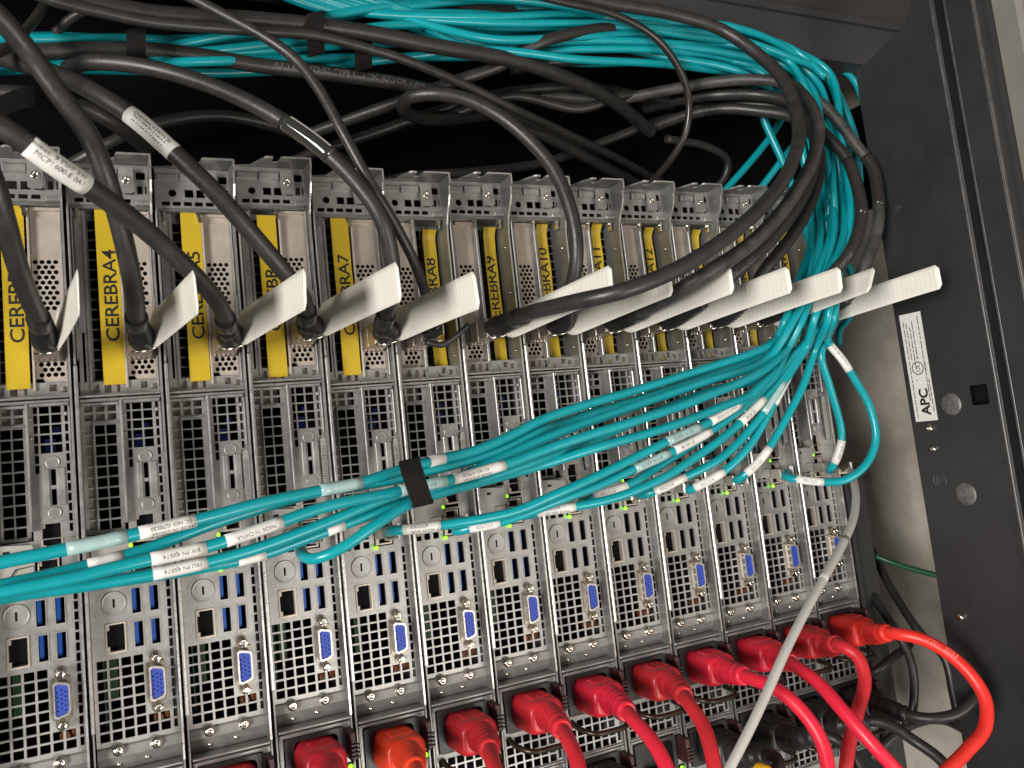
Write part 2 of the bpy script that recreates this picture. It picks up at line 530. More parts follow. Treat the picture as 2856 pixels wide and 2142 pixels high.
def m_walls(b):
    b.box(-31.0, -30.2, -3, 90, -146, 272)
    b.prism([(-3, -146), (90, -146), (90, 281.5), (-15, 281.5), (-15, 275), (-13.2, 273.8), (-12.4, 268), (-9.5, 262),
             (-6, 257), (-4, 251), (-3, 243)], 'x', 10.7, 11.5)
    b.prism([(11.5, -15), (-5.2, -15), (-5.8, -14), (-6.2, -8), (-7.5, -5.8), (-9.4, -5.8), (-10.4, -7), (-10.6, -12.5),
             (-10.6, -14.2), (-13.5, -14.4), (-15, -13.4), (-20.5, 0), (-31, 3), (-31, 90), (11.5, 90)], 'z', 281.0, 281.8)
    b.box(-31, 11.5, 0, 90, -146, -145)
def m_edges(b):                      # sheet-metal front edges, their highlight put in as brighter strips
    pts = [(-15.3, 281.5), (-15.3, 275), (-13.5, 273.8), (-12.7, 268), (-9.8, 262), (-6.3, 257), (-4.3, 251), (-3.3, 243), (-3.3, -40)]
    for p, q in zip(pts, pts[1:]):
        b.add([(x, y, z) for x in (10.55, 11.6) for y, z in (p, q)] + [(x, y + .5, z) for x in (10.55, 11.6) for y, z in (p, q)],
              [(0, 1, 3, 2), (4, 6, 7, 5), (0, 2, 6, 4), (1, 5, 7, 3), (0, 4, 5, 1), (2, 3, 7, 6)])
    hk = [(11.5, -15.3), (-5.2, -15.3), (-6.1, -14), (-6.5, -8), (-7.5, -6.1), (-9.4, -6.1), (-10.1, -7), (-10.3, -12.5), (-10.6, -14.6), (-13.5, -14.8), (-15.3, -13.4), (-20.8, -.3)]
    for p, q in zip(hk, hk[1:]):
        b.add([(u, y, z) for z in (280.9, 281.95) for u, y in (p, q)] + [(u, y + .5, z) for z in (280.9, 281.95) for u, y in (p, q)],
              [(0, 1, 3, 2), (4, 6, 7, 5), (0, 2, 6, 4), (1, 5, 7, 3), (0, 4, 5, 1), (2, 3, 7, 6)])
def m_strip(b):                      # the pale lip down the left side
    b.bbox(-31.5, -29.6, -4.6, 6, -18, 168, 0.45)
def m_strip_upper(b):
    b.bbox(-31.2, -30.0, -3.6, 3, 169, 262, 0.3)
    b.bbox(-29.6, -28.6, -2.4, 6, 172, 254, 0.3)
def m_top(b):
    holes = [circ(-21, 266.2, 2.15), rect(-14.4, -9.6, 263.8, 268.4), rect(-8.0, -3.2, 263.8, 268.4), rect(-1.6, 3.0, 263.8, 268.4),
             rect(4.6, 9.4, 272.6, 276.8), rect(5.0, 7.6, 264.2, 268.8), rect(9.0, 9.9, 264.2, 268.8)]
    for u in (-27, -21.2, -15.2, -9.2, -3.2):
        holes.append(rect(u, u + 4.4, 258.8, 261.2))
    b.plate(rect(-30, 10.6, 257.4, 280.8), holes, 2.0, 1.0)
    b.bbox(-16.5, -4.5, -0.6, 2, 272.6, 277.6, 0.8)
    b.bbox(-29.4, -17.6, 0.3, 2, 273.5, 277.2, 0.5)
    b.bbox(3.6, 11.4, -0.4, 2, 257.2, 259.6, 0.4)
def m_tab(b):
    b.plate(rrect(-4.6, 3.0, 263.2, 278, 1.8), [], -2.6, 1.0)
    b.box(3.0, 3.8, -2.2, 2, 264.5, 270)
def m_tabscrew(b):
    b.lathe((-0.8, -2.6, 270.6), [(2.3, 0), (2.2, .5), (1.5, .8), (1.3, .3), (.5, .3)], 16)
def m_shelf(b):
    b.box(-30, 10.6, 3, 17, 255.6, 257.3)
def pin(u):
    def f(b):
        b.lathe((u, 5.0, 254.2), [(1.9, 0), (1.9, 1.2), (1.2, 1.5), (1.2, 3)], 12)
        b.box(u - .8, u + .8, 2.5, 5, 249.5, 253.5)
    return f
# type A: vent on the left, perforated bracket on the right
def a_left(b):
    b.plate(rect(-28.5, -22.4, 152.6, 255.4), [rect(-26.6, -25.3, 160, 187)], 5.0, 1)
    b.bbox(-28.2, -26.4, 3.4, 5, 190, 250, 0.4)
    b.bbox(-24.2, -22.4, 4.0, 14, 156, 255, 0.4)
def a_grid(b):
    holes = []
    for r in range(16):
        z = 251.2 - r * 5.62
        for u in (-21.2, -15.6, -10.0):
            holes.append(rect(u, u + 4.7, z - 4.8, z))
    b.plate(rect(-22.4, -5.2, 156, 255.5), holes, 13, .8)
def a_bracket(b):
    b.plate([(-4.6, 162.5), (-1.5, 162.5), (-0.5, 160.5), (9.6, 160.5), (9.6, 255), (-4.6, 255)],
            hexes(-4.2, 9.2, 197, 227) + hexes(-3.4, 9.3, 161.5, 171.4), 8, .8)
    b.bbox(-6.2, -4.9, 4.5, 13, 156, 255.2, 0.3)
    b.box(-4.6, 9.6, 5.5, 8, 253.6, 255.2)
def a_right(b):
    b.bbox(9.7, 10.6, 2.5, 9, 156, 255, 0.4)
    b.bbox(9.8, 10.65, -1.5, 3, 176, 205, 0.3)
# type B: perforated bracket on the left, vent on the right
def b_bracket(b):
    b.plate([(-22, 160.5), (-11, 160.5), (-9.6, 162.5), (-8, 163.2), (-8, 255), (-22, 255)],
            hexes(-20.6, -8.3, 196, 226.5) + hexes(-20.6, -8.4, 162, 171.4), 12, .8)
    b.box(-22, -8.2, 9, 12, 253.4, 255.2)
def b_left(b):
    b.bbox(-28.4, -25.4, 4, 13, 156, 255, 0.5)
    b.box(-25.4, -22.2, 11.5, 13, 156, 255)
def b_div(b):
    b.bbox(-9.2, -7.2, 6, 17, 156, 255.2, 0.4)
    b.bbox(-7.0, -6.0, 10, 17, 156, 255.2, 0.3)
def b_grid(b):
    holes = []
    for r in range(16):
        z = 252.0 - r * 5.62
        for u in (-5.2, 0.4, 6.0):
            holes.append(rect(u, u + 4.7, z - 4.8, z))
    b.plate(rect(-6, 10.6, 156, 255.5), holes, 17, .8)
def b_rivet(b):
    b.lathe((10.3, 3.0, 0), [(.9, 0), (.7, .5), (.2, .7)], 8)
def m_foot(b):                       # slotted strip under the card bay
    holes = [rect(-24, -19.5, 154.6, 158.6), rect(-17, -13.5, 153.8, 158.6), rect(-12.5, -9.2, 153.8, 158.6), rect(1.2, 4.6, 155.4, 159), rect(6.2, 9.8, 154.4, 157.6)]
    b.plate(rect(-29, 10.6, 152.8, 160.2), holes, 6, 1)
def m_footback(b):
    b.box(-28, 11.5, 9.5, 10.5, 153, 160)
    b.prism([(-8.5, 153.4), (-2.5, 153.4), (-5.5, 157.4)], 'y', 7.6, 8.4)
def m_seam(b):
    b.bbox(-29.3, 10.6, -1.6, 6, 151.2, 152.4, 0.35)
    b.bbox(-29.3, 10.6, -0.4, 6, 149.2, 150.4, 0.35)
def m_cage(u0, y1):
    def f(b):
        b.plate(rect(u0, u0 + 13.4, 172.2, 185.4), [rect(u0 + 1, u0 + 12.4, 173.2, 184.4)], y1 - 5, 5)
        for i in range(5):
            b.bbox(u0 + 0.6 + i * 2.5, u0 + 2.4 + i * 2.5, y1 - 6.2, y1, 171.2, 172.2, 0.2)
        b.box(u0 + .5, u0 + 13, y1 - .5, y1 - .1, 185.4, 187)
    return f
# middle bay
def m_midleft(b):
    holes = []
    for r in range(2):
        for c_ in range(3):
            holes.append(rect(-27.4 + c_ * 5.7, -23.2 + c_ * 5.7, 139.6 + r * 4.7, 143.1 + r * 4.7))
    for r in range(10):
        z = 137.0 - r * 5.66
        holes.append(rect(-22.6, -17.8, z - 4.8, z))
        holes.append(rect(-17.0, -12.2, z - 4.8, z))
        holes.append(rect(-27.4, -24.4, z - 4.5, z))
    b.plate(rect(-29.4, -10.2, 79.2, 149), holes, 11, .8)
    b.bbox(-29.2, -10.4, 6.5, 11, 147.4, 149, 0.3)
    b.bbox(-23.8, -23.2, 8.5, 11, 80.5, 138.6, 0.2)
    b.bbox(-23.8, -11.4, 8.5, 11, 138.0, 138.8, 0.2)
    b.bbox(-23.8, -11.4, 8.5, 11, 79.6, 80.4, 0.2)
def m_tan(b):
    b.box(-27.6, -24.2, 12.2, 13.2, 79.6, 137)
    b.box(-27.6, -12, 15.5, 16.5, 139, 149)
def m_middiv(b):
    b.bbox(-10.2, -8.9, -0.5, 11, 84, 149, 0.35)
    b.lathe((-8.4, 3, 141), [(1.2, 0), (1.2, 2), (.6, 2.4)], 10)
    b.lathe((-8.2, 3, 131), [(1.0, 0), (1.0, 2), (.6, 2.4)], 10)
def m_midright(b):
    holes = []
    for r in range(5):
        z = 148.0 - r * 5.15
        holes += [rect(-4.1, 0.5, z - 4.35, z), rect(1.4, 6.0, z - 4.35, z)]
    for r in range(7):
        z = 148.0 - r * 5.15
        holes += [rect(-6.9, -5.0, z - 4.2, z)]
    for r in range(13):
        z = 148.0 - r * 5.15
        holes += [rect(7.6, 9.2, z - 4.0, z)]
    holes += [rect(0.1, 2.4, 106.3, 114.6), rect(0.1, 2.4, 96.2, 104.4), rect(-5.2, 3.8, 79.6, 87)]
    b.plate(rect(-8.9, 10.6, 79.2, 149), holes, 3.4, .9)
    b.lathe((1.2, 3.4, 118.2), [(3.5, 0), (3.3, .5), (2.9, .6), (2.7, .4)], 20)
    b.lathe((1.2, 3.4, 92.4), [(3.3, 0), (3.1, .5), (2.7, .6), (2.5, .4)], 20)
    b.bbox(-3.4, -0.5, 2.6, 3.4, 95.8, 115.2, 0.4)
    b.bbox(3.0, 6.8, 2.6, 3.4, 95.8, 115.2, 0.4)
    b.bbox(-8.6, 10, 0, 3.4, 147.2, 149.0, 0.4)
    b.bbox(9.4, 10.6, 0.4, 3.4, 120, 147, 0.4)
    b.lathe((8.4, 3, 143), [(1.2, 0), (1.1, 1.8), (.5, 2.2)], 10)
def m_tagplate(b):
    b.plate(rrect(7.3, 10.4, 84, 117, 1.5), [], 0.2, .6)
def m_tagprint(b):
    z = 86.5
    rs = random.Random(5)
    while z < 112:
        b.add([(7.7, 0.1, z), (9.7, .1, z), (9.7, .1, z + .45), (7.7, .1, z + .45)], [(0, 1, 2, 3)])
        z += rs.uniform(.8, 1.3)
def m_io(b):
    holes = []
    for r in range(8):
        z = 15.1 - r * 5.16
        for c_ in range(4):
            holes.append(rect(-27.6 + c_ * 5.82, -22.95 + c_ * 5.82, z - 4.2, z))
        if r >= 6:
            holes.append(rect(-4.3, 0.3, z - 4.2, z))
            holes.append(rect(1.5, 6.1, z - 4.2, z))
    z = 51.5
    while z > -24:
        holes.append(rect(7.8, 9.7, z - 4.1, z))
        z -= 5.16
    for (u0, u1, z0, z1) in USBS:
        holes.append(rect(u0, u1, z0, z1))
    holes.append(rect(-22.8, -13.0, 18.0, 33.2))
    holes.append(rect(-9.0, 3.2, 53.6, 70.2))
    holes.append(rect(-5.2, 3.8, 74.2, 79.0))
    holes.append(rect(-8.4, 3.2, 71.0, 73.0))
    for r in range(2):
        for c_ in range(3):
            holes.append(rect(-27.2 + c_ * 5.8, -23.4 + c_ * 5.8, 53.4 + r * 5.2, 57.2 + r * 5.2))
    b.plate(rect(-29.4, 10.6, -27.6, 79.0), holes, 4.5, .9)
USBS = [(-9.8, -4.8, 36, 50), (-1.2, 4.1, 36, 50), (-9.2, -4.4, 18.8, 32.6), (-1.2, 4.1, 18.8, 32.6)]
def m_usbshell(b):
    b.plate(rect(-2.6, 2.6, -7, 7), [rect(-2.1, 2.1, -6.4, 6.4)], 4.0, 1.2, False)
def m_usbdark(b):  # near-black lining, the shade inside the port put into its colour
    b.plate(rect(-2.5, 2.5, -6.9, 6.9), [rect(-2.12, 2.12, -6.42, 6.42)], 5.3, 8.5, False)
    b.box(-2.6, 2.6, 13.5, 14, -7, 7)
def m_usbtongue(b):
    b.bbox(-2.05, 0.3, 7.6, 13.4, -6.1, 6.1, 0.3)
def m_jackshell(b):
    b.plate(rect(-4.9, 4.9, -7.6, 7.6), [rect(-4.2, 4.2, -6.8, 6.8)], 3.8, 11, False)
    b.box(-4.2, -3.0, 4.2, 8, 4.2, 6.8)
    b.box(-4.2, -3.0, 4.2, 8, -6.8, -4.2)
    b.box(-4.9, 4.9, 14.4, 14.8, -7.6, 7.6)
def m_jackdark(b):
    b.box(-4.1, 4.1, 8.0, 14.3, -6.7, 6.7)
def m_coin(b):
    b.lathe((-18.1, 4.5, 43.3), [(6.2, 0), (6.1, .5), (5.7, .75), (5.3, .45)], 32)
def m_coinslot(b):
    b.bbox(-18.7, -17.6, 3.9, 4.1, 41.0, 45.4, 0.1)
def m_vflange(b):
    b.plate(rrect(-4.4, 5.2, -10.2, 10.2, 1.2), [], 3.2, 1.3)
    b.plate(rrect(-2.6, 3.4, -15.6, 15.6, 2.6), [], 3.5, 1.0)
def m_vshell(b):
    o_ = [(-3.3, -8.2), (-1.6, -9.0), (3.2, -7.6), (4.3, -6.2), (4.3, 6.6), (3.2, 7.9), (-1.6, 9.0), (-3.3, 8.2)]
    i_ = [(x * .80 + .1, z * .87) for x, z in o_]
    b.plate(o_, [i_], -1.2, 4.4)
def m_vblock(b):
    o_ = [(-3.3, -8.2), (-1.6, -9.0), (3.2, -7.6), (4.3, -6.2), (4.3, 6.6), (3.2, 7.9), (-1.6, 9.0), (-3.3, 8.2)]
    i_ = [(x * .78 + .1, z * .85) for x, z in o_]
    holes = []
    for r, u in enumerate((-1.4, 0.45, 2.3)):
        for j in range(5):
            holes.append(circ(u, -4.6 + j * 2.2 + (1.1 if r == 1 else 0) - .5, .42, 6))
    b.plate(i_, holes, -0.5, 3.0)
def m_jack_screw(b):
    b.lathe((0.4, 3.2, 0), [(2.7, 0), (2.7, 3.6), (2.3, 4.2), (1.4, 4.3), (1.2, 2.2)], 6, smooth=False)
    b.lathe((0.4, -0.3, 0), [(2.2, 0), (2.0, .9), (1.2, 1.1), (1.0, .4)], 14)
def m_latchplate(b):
    b.plate([(-27.5, 56.5), (-24.5, 56.5), (-17.5, 66.6), (-9.0, 67.4), (-9.0, 75), (-10, 77.6), (-27.5, 79)], [rect(-22.8, -19.6, 74.2, 75.8)], 1.2, 1.4)
    b.plate([(-17.5, 65.9), (-9.4, 66.7), (-9.4, 60.4), (-11, 60), (-21.6, 60)], [], 2.8, 1.4)
def m_led(b):
    b.lathe((0, 2.4, 0), [(1.15, 0), (1.1, 1.0), (.6, 1.5), (.2, 1.6)], 12)
def m_bottom(b):
    b.prism([(4.6, -27.6), (3.6, -28.6), (2.8, -33.0), (7.5, -40.6), (8.5, -40.6), (8.5, -27.6)], 'x', -29.3, 10.6)
    b.bbox(-29.3, 10.6, -2.6, 8.4, -42.2, -40.9, 0.4)
def m_panscrew(b):
    b.lathe((0, 3.0, 0), [(3.1, 0), (3.0, 1.0), (2.2, 2.1), (1.15, 2.5), (.9, 1.6), (.2, 1.6)], 16)
def m_rivet(b):
    b.lathe((0, 0, 0), [(1.3, 0), (1.2, .5), (.5, .9), (.2, .95)], 10)
def m_back(b):
    b.box(-30.1, 10.6, 60, 61, -145, 281)
def m_board(b):
    b.box(-24.5, -23.6, 20, 50, -26, 16)
    b.box(-21.8, -17.6, 18, 24, -8, 14)
def m_caps(b):
    b.lathe((1.0, 15, -20), [(2.6, 0), (2.6, 5), (2.2, 5.4)], 12)
    b.lathe((6.0, 15, -19), [(2.2, 0), (2.2, 4), (1.8, 4.4)], 12)
def m_bluecon(b):
    b.box(-2.5, 2.5, 16, 20, 124, 131)
    b.box(1.8, 5.0, 18, 22, 133, 137)
# power supply unit, origin at its own top left
def m_psu_face(b):
    holes = [rect(-26.8, 6.2, -70.4, -45.6)]
    for r in range(4):
        z = -73.6 - r * 5.3
        for c_ in range(6):
            u = -27.4 + c_ * 5.8
            if u + 4.5 < 8.4 or r >= 2:
                holes.append(rect(u, u + 4.7, z - 4.3, z))
    holes.append(rect(7.4, 10.0, -92.8, -84))
    b.plate(rect(-29.6, 10.6, -95, -43.2), holes, 0, .9)
    b.bbox(-29.6, 10.6, -1.8, 0, -44.6, -43.3, 0.4)
    b.bbox(-29.6, -28.5, -1.8, 0, -95, -44.7, 0.4)
    b.bbox(-29.6, 10.6, -1.4, 0, -95.4, -94.2, 0.4)
    b.box(7.0, 11.4, -1.0, 0, -46.5, -44.7)
def m_inlet(b):
    b.plate(rrect(-26.6, 6.0, -70.2, -45.8, 1.5), [rrect(-21.5, 3.0, -68.2, -48.0, 3)], -2.2, 12)
    b.box(-22, 3.4, 9, 10, -69, -47)
def m_latch(b):
    b.bbox(7.4, 10.6, -12, 0, -62.5, -47, 0.6)
    for i in range(4):
        b.bbox(7.2, 11.8, -13.2, -11.4, -61 + i * 2.2, -59.8 + i * 2.2, 0.2)
def m_psu_led_ring(b):
    b.lathe((9.2, 0, -68.5), [(2.4, 0), (2.3, 1), (1.8, 1.2), (1.6, .4)], 16)
def m_psu_led(b):
    b.lathe((9.2, -.4, -68.5), [(1.5, 0), (1.3, .8), (.5, 1.2)], 12)
def m_handle(b):
    pts = spline([(-25, 1, -74), (-24, -10, -76.5), (-18, -17, -78.5), (-6, -18, -79), (4, -17, -79), (8.5, -9, -78.5), (9.2, 1, -78)], 2)
    b.tube(pts, 1.7, 10)
def m_psu_back(b):
    b.box(-29, 10.5, 22, 23, -95, -44)

LABELS = {
 3: 'leftmost server, cut off by the left edge, its yellow label half hidden',
 4: 'server with the fully readable yellow CEREBRA4 label, second from the left edge',
 5: 'server labelled CEREBRA5, third from the left edge',
 6: 'server with a yellow label hidden by a cable and tab, between CEREBRA5 and CEREBRA7',
 7: 'server labelled CEREBRA7 above the orange power plug',
 8: 'server labelled CEREBRA8, with the thin black cable plugged in',
 9: 'server labelled CEREBRA9, in the middle of the row',
 10: 'server labelled CEREBRA10, under the cable that curls over backwards',
 11: 'server labelled CEREBRA11, right of CEREBRA10',
 12: 'server whose yellow label shows only 12',
 13: 'third server from the right end of the row',
 14: 'second server from the right end of the row',
 15: 'last server at the right end of the row beside the black upright'}
# tape position (left edge, bottom, top) per server
TAPES = {3: (-18.5, 157.4, 257), 4: (-17.2, 158, 256.5), 5: (-17.6, 158, 257), 6: (-18.6, 154.5, 252), 7: (-18.4, 157.4, 255.5),
         8: (-2.2, 153, 251), 9: (-3.0, 154, 252), 10: (-6.0, 152.6, 255), 11: (-5.8, 153.6, 255.5), 12: (-4.0, 154, 254), 13: (-4.4, 153.6, 253),
         14: (-4.4, 154, 253), 15: (-4.2, 154, 253)}

def tape_fn(k):
    u0, z0, z1 = TAPES[k]
    r = random.Random(k * 11)
    a1, a2, p1, p2 = r.uniform(.2, .5), r.uniform(.15, .4), r.uniform(0, 6), r.uniform(0, 6)
    lean = r.uniform(-.5, .5)
    y0 = 4.8 if k < 8 else 13.0
    curl = 0 if k < 8 else r.uniform(3.5, 6.0)
    def f(u, z):
        s = (z - z0) / (z1 - z0)
        y = y0 + a1 * math.sin(p1 + 9 * s) + a2 * math.sin(p2 + 23 * s) * (u - u0) / 11
        if k >= 8:
            y -= 5.0 * max(0, 1 - (u - u0) / 3.2) ** 2            # folds over the divider on its left side
            y -= curl * max(0, (0.12 - s) / 0.12) ** 2             # loose lower end
            y -= curl * .8 * max(0, (s - 0.93) / 0.07) ** 2        # loose upper end
        return (u + lean * s, y, z)
    return f, u0, z0, z1

def server(k):
    A = k < 8
    T = 'a' if A else 'b'
    X = PITCH * (k - 9)
    root = empty('server', (X, 0, DZ.get(k, 0)), LABELS[k], 'server', 'servers standing side by side in the rack')
    def part(name, key, m, fn, parent=root, loc=None, label=None):
        return obj(name, cached(key, m, fn), parent, loc, None, label)
    ch = part('chassis', 'chassis_walls', STEELD, m_walls)
    part('edge_highlight', 'chassis_edges', BRIGHT, m_edges, ch)
    part('vent_shade', 'chassis_shade', DARK, m_back, ch)  # near-black sheet stands in for the shade behind the vents
    part('side_lip', 'side_lip', BRIGHT, m_strip, ch)
    part('upper_lip', 'upper_lip', STEEL, m_strip_upper, ch)
    tp = part('top_plate', 'top_plate', STEEL, m_top)
    tb = part('screw_tab', 'screw_tab', STEEL, m_tab, tp)
    part('tab_screw', 'tab_screw', CHROME, m_tabscrew, tp)
    part('shelf', 'bay_shelf', STEELD, m_shelf)
    for u in ((-26, -7.2) if A else (-10.6, 8)):
        part('pin', 'bay_pin%g' % u, CHROME, pin(u))
    if A:
        part('blanking_strip', 'a_left', STEEL, a_left)
        part('vent_grille', 'a_grid', STEELD, a_grid)
        br = part('card_bracket', 'a_bracket', NICKEL, a_bracket)
        part('bracket_rail', 'a_right', STEEL, a_right)
        part('transceiver_cage', 'a_cage', SHELL, m_cage(-5.6, 8), br)
    else:
        part('blanking_strip', 'b_left', STEEL, b_left)
        part('vent_grille', 'b_grid', STEELD, b_grid)
        br = part('card_bracket', 'b_bracket', NICKEL, b_bracket)
        part('divider', 'b_div', STEEL, b_div)
        for z in (236, 205, 166):
            part('wall_rivet', 'b_rivet', CHROME, b_rivet, root, (0, 0, z))
        part('transceiver_cage', 'b_cage', SHELL, m_cage(-21.2, 12), br)
    ft = part('slotted_strip', 'foot', STEEL, m_foot)
    part('inner_bracket', 'footback', NICKEL, m_footback, ft)
    part('seam_ridge', 'seam', BRIGHT, m_seam)
    # yellow tape with printed name
    f, u0, z0, z1 = tape_fn(k)
    b = MB()
    nu, nz = 6, 34
    vs = [f(u0 + 11.0 * i / nu, z0 + (z1 - z0) * j / nz) for j in range(nz + 1) for i in range(nu + 1)]
    b.add(vs, [(j * (nu + 1) + i, j * (nu + 1) + i + 1, (j + 1) * (nu + 1) + i + 1, (j + 1) * (nu + 1) + i) for j in range(nz) for i in range(nu)], True)
    b.add([(p[0], p[1] + .35, p[2]) for p in vs], [(j * (nu + 1) + i, (j + 1) * (nu + 1) + i, (j + 1) * (nu + 1) + i + 1, j * (nu + 1) + i + 1) for j in range(nz) for i in range(nu)], True)
    tape = obj('label_tape', b.mesh('label_tape', YELLOW), root)
    name = 'CEREBRA%d' % k
    vs, fs = text_geo(name, 9.6, 0.96, 0.10)
    w = max(v[0] for v in vs) - min(v[0] for v in vs)
    sc = (51.0 if k < 10 else 57.0) / w
    zs = 181.4
    b = MB()
    pts = []
    for v in vs:
        p = f(u0 + 9.2 - v[1], zs + v[0] * sc)
        pts.append((p[0], p[1] - .12, p[2]))
    b.add(pts, fs)
    me = b.mesh('lettering', INK)
    obj('lettering', me, tape)
    # middle bay
    ml = part('riser_panel', 'midleft', STEEL, m_midleft)
    part('filler', 'tan', TAN, m_tan, ml)
    part('bay_divider', 'middiv', STEEL, m_middiv)
    mr = part('module_panel', 'midright', STEEL, m_midright)
    part('module_connector', 'bluecon', VBLUE, m_bluecon, mr)
    if k >= 5:
        tg = part('service_tag', 'service_tag', LATCHPL, m_tagplate)
        part('fine_print', 'service_print', GREYINK, m_tagprint, tg)
    part('latch_plate', 'latchplate', LATCHPL, m_latchplate)
    io = part('io_panel', 'io', STEEL, m_io)
    part('keyed_knockout', 'coin', STEEL, m_coin, io)
    part('key_slot', 'coinslot', DARK, m_coinslot, io)
    for (a0, a1, c0, c1) in USBS:
        us = part('usb_port', 'usbshell', STEEL, m_usbshell, root, ((a0 + a1) / 2, 0, (c0 + c1) / 2))
        part('tongue', 'usbtongue', BLUE, m_usbtongue, us)
        part('socket', 'usbdark', DARK, m_usbdark, us)
    for (u, z) in ((-17.9, 25.6), (-0.7, 80.6), (-2.9, 62)):
        jk = part('network_port', 'jackshell', NICKEL, m_jackshell, root, (u, 0, z))
        part('socket', 'jackdark', DARK, m_jackdark, jk)
    vg = part('video_port', 'vflange', FLANGE, m_vflange)
    part('shell', 'vshell', BRIGHT, m_vshell, vg)
    part('pin_block', 'vblock', VBLUE, m_vblock, vg)
    for z in (12.5, -12.5):
        part('jack_screw', 'jackscrew', CHROME, m_jack_screw, vg, (0, 0, z))
    part('bottom_ramp', 'bottom', STEEL, m_bottom)
    for (u, z) in ((-19.6, -29.8), (-1.6, -30.2)):
        part('screw', 'panscrew', CHROME, m_panscrew, root, (u, 0, z))
    for (u, y, z) in ((-19.5, 5.4, -37.2), (-6.0, 5.0, -36.6)):
        part('rivet', 'rivet', CHROME, m_rivet, root, (u, y, z))
    for z in (72.0, 53.2):
        part('led', 'led', GREENLED, m_led, root, (-8.6, 0, z))
    bd = part('circuit_board', 'board', PCB, m_board)
    part('capacitor', 'caps', COPPER, m_caps, bd)
    for n in ((0,) if k < 9 else (0, 1)):
        ps = part('power_supply', 'psu_face', STEEL, m_psu_face, root, (0, 0, -52.4 * n))
        part('inlet', 'psu_inlet', BLACKPL, m_inlet, ps)
        part('latch', 'psu_latch', MAROON, m_latch, ps)
        part('led_bezel', 'psu_ring', BLACKPL, m_psu_led_ring, ps)
        part('led', 'psu_led', GREENLED, m_psu_led, ps)
        part('handle', 'psu_handle', BRONZE, m_handle, ps)
        part('psu_vent_shade', 'psu_shade', DARK, m_psu_back, ps)  # near-black sheet for the shade inside the power supply
    return root

for k in range(3, 16):
    server(k)

# ------------------------------------------------------------------ cables
def shift_to(o, b):
    l = o.location / S
    b.v = [(p[0] - l[0], p[1] - l[1], p[2] - l[2]) for p in b.v]
    return b
def near(pts, x, y):
    best, bi = 1e18, 0
    for i, p in enumerate(pts):
        q = px(p)
        d = (q[0] - x) ** 2 + (q[1] - y) ** 2
        if d < best:
            best, bi = d, i
    return bi
def wrap_text(b, pts, i0, r, s, size, flip, off=0.0):
    """prints a line of text along the cable, on the side that faces the room"""
    vs, fs = text_geo(s, size)
    fr_ = frames(pts)
    L = [0.0]
    for p, q in zip(pts, pts[1:]):
        L.append(L[-1] + (q - p).length)
    w = max(v[0] for v in vs)
    room = Vector((-0.35, -0.9, -0.1))
    out = []
    for v in vs:
        sx = v[0] if not flip else w - v[0]
        t = L[i0] + sx
        i = i0
        while i < len(L) - 2 and L[i + 1] < t:
            i += 1
        p = pts[i].lerp(pts[i + 1], min(1, max(0, (t - L[i]) / max(1e-6, L[i + 1] - L[i]))))
        tg = fr_[i][1]
        n = (room - tg * room.dot(tg)).normalized()
        bt = tg.cross(n)                                        # across the cable
        h = (v[1] + off) * (-1 if not flip else 1)
        a = h / r
        out.append(p + (n * math.cos(a) + bt * math.sin(a)) * (r + .06))
    b.add(out, fs)

def sleeve(root, parent, pts, i0, i1, r, m, name='wrap_label', txt=None, size=2.6, ink=INK, flip=True):
    b = MB()
    seg = pts[i0:i1 + 1]
    b.tube(seg, r + .14, 16)
    so = obj(name, shift_to(root, b).mesh(name, m), parent)
    if txt:
        b = MB()
        for line, off in txt:
            wrap_text(b, pts, i0 + 1, r + .15, line, size, flip, off)
        obj('lettering', shift_to(root, b).mesh('lettering', ink), so)
    return so

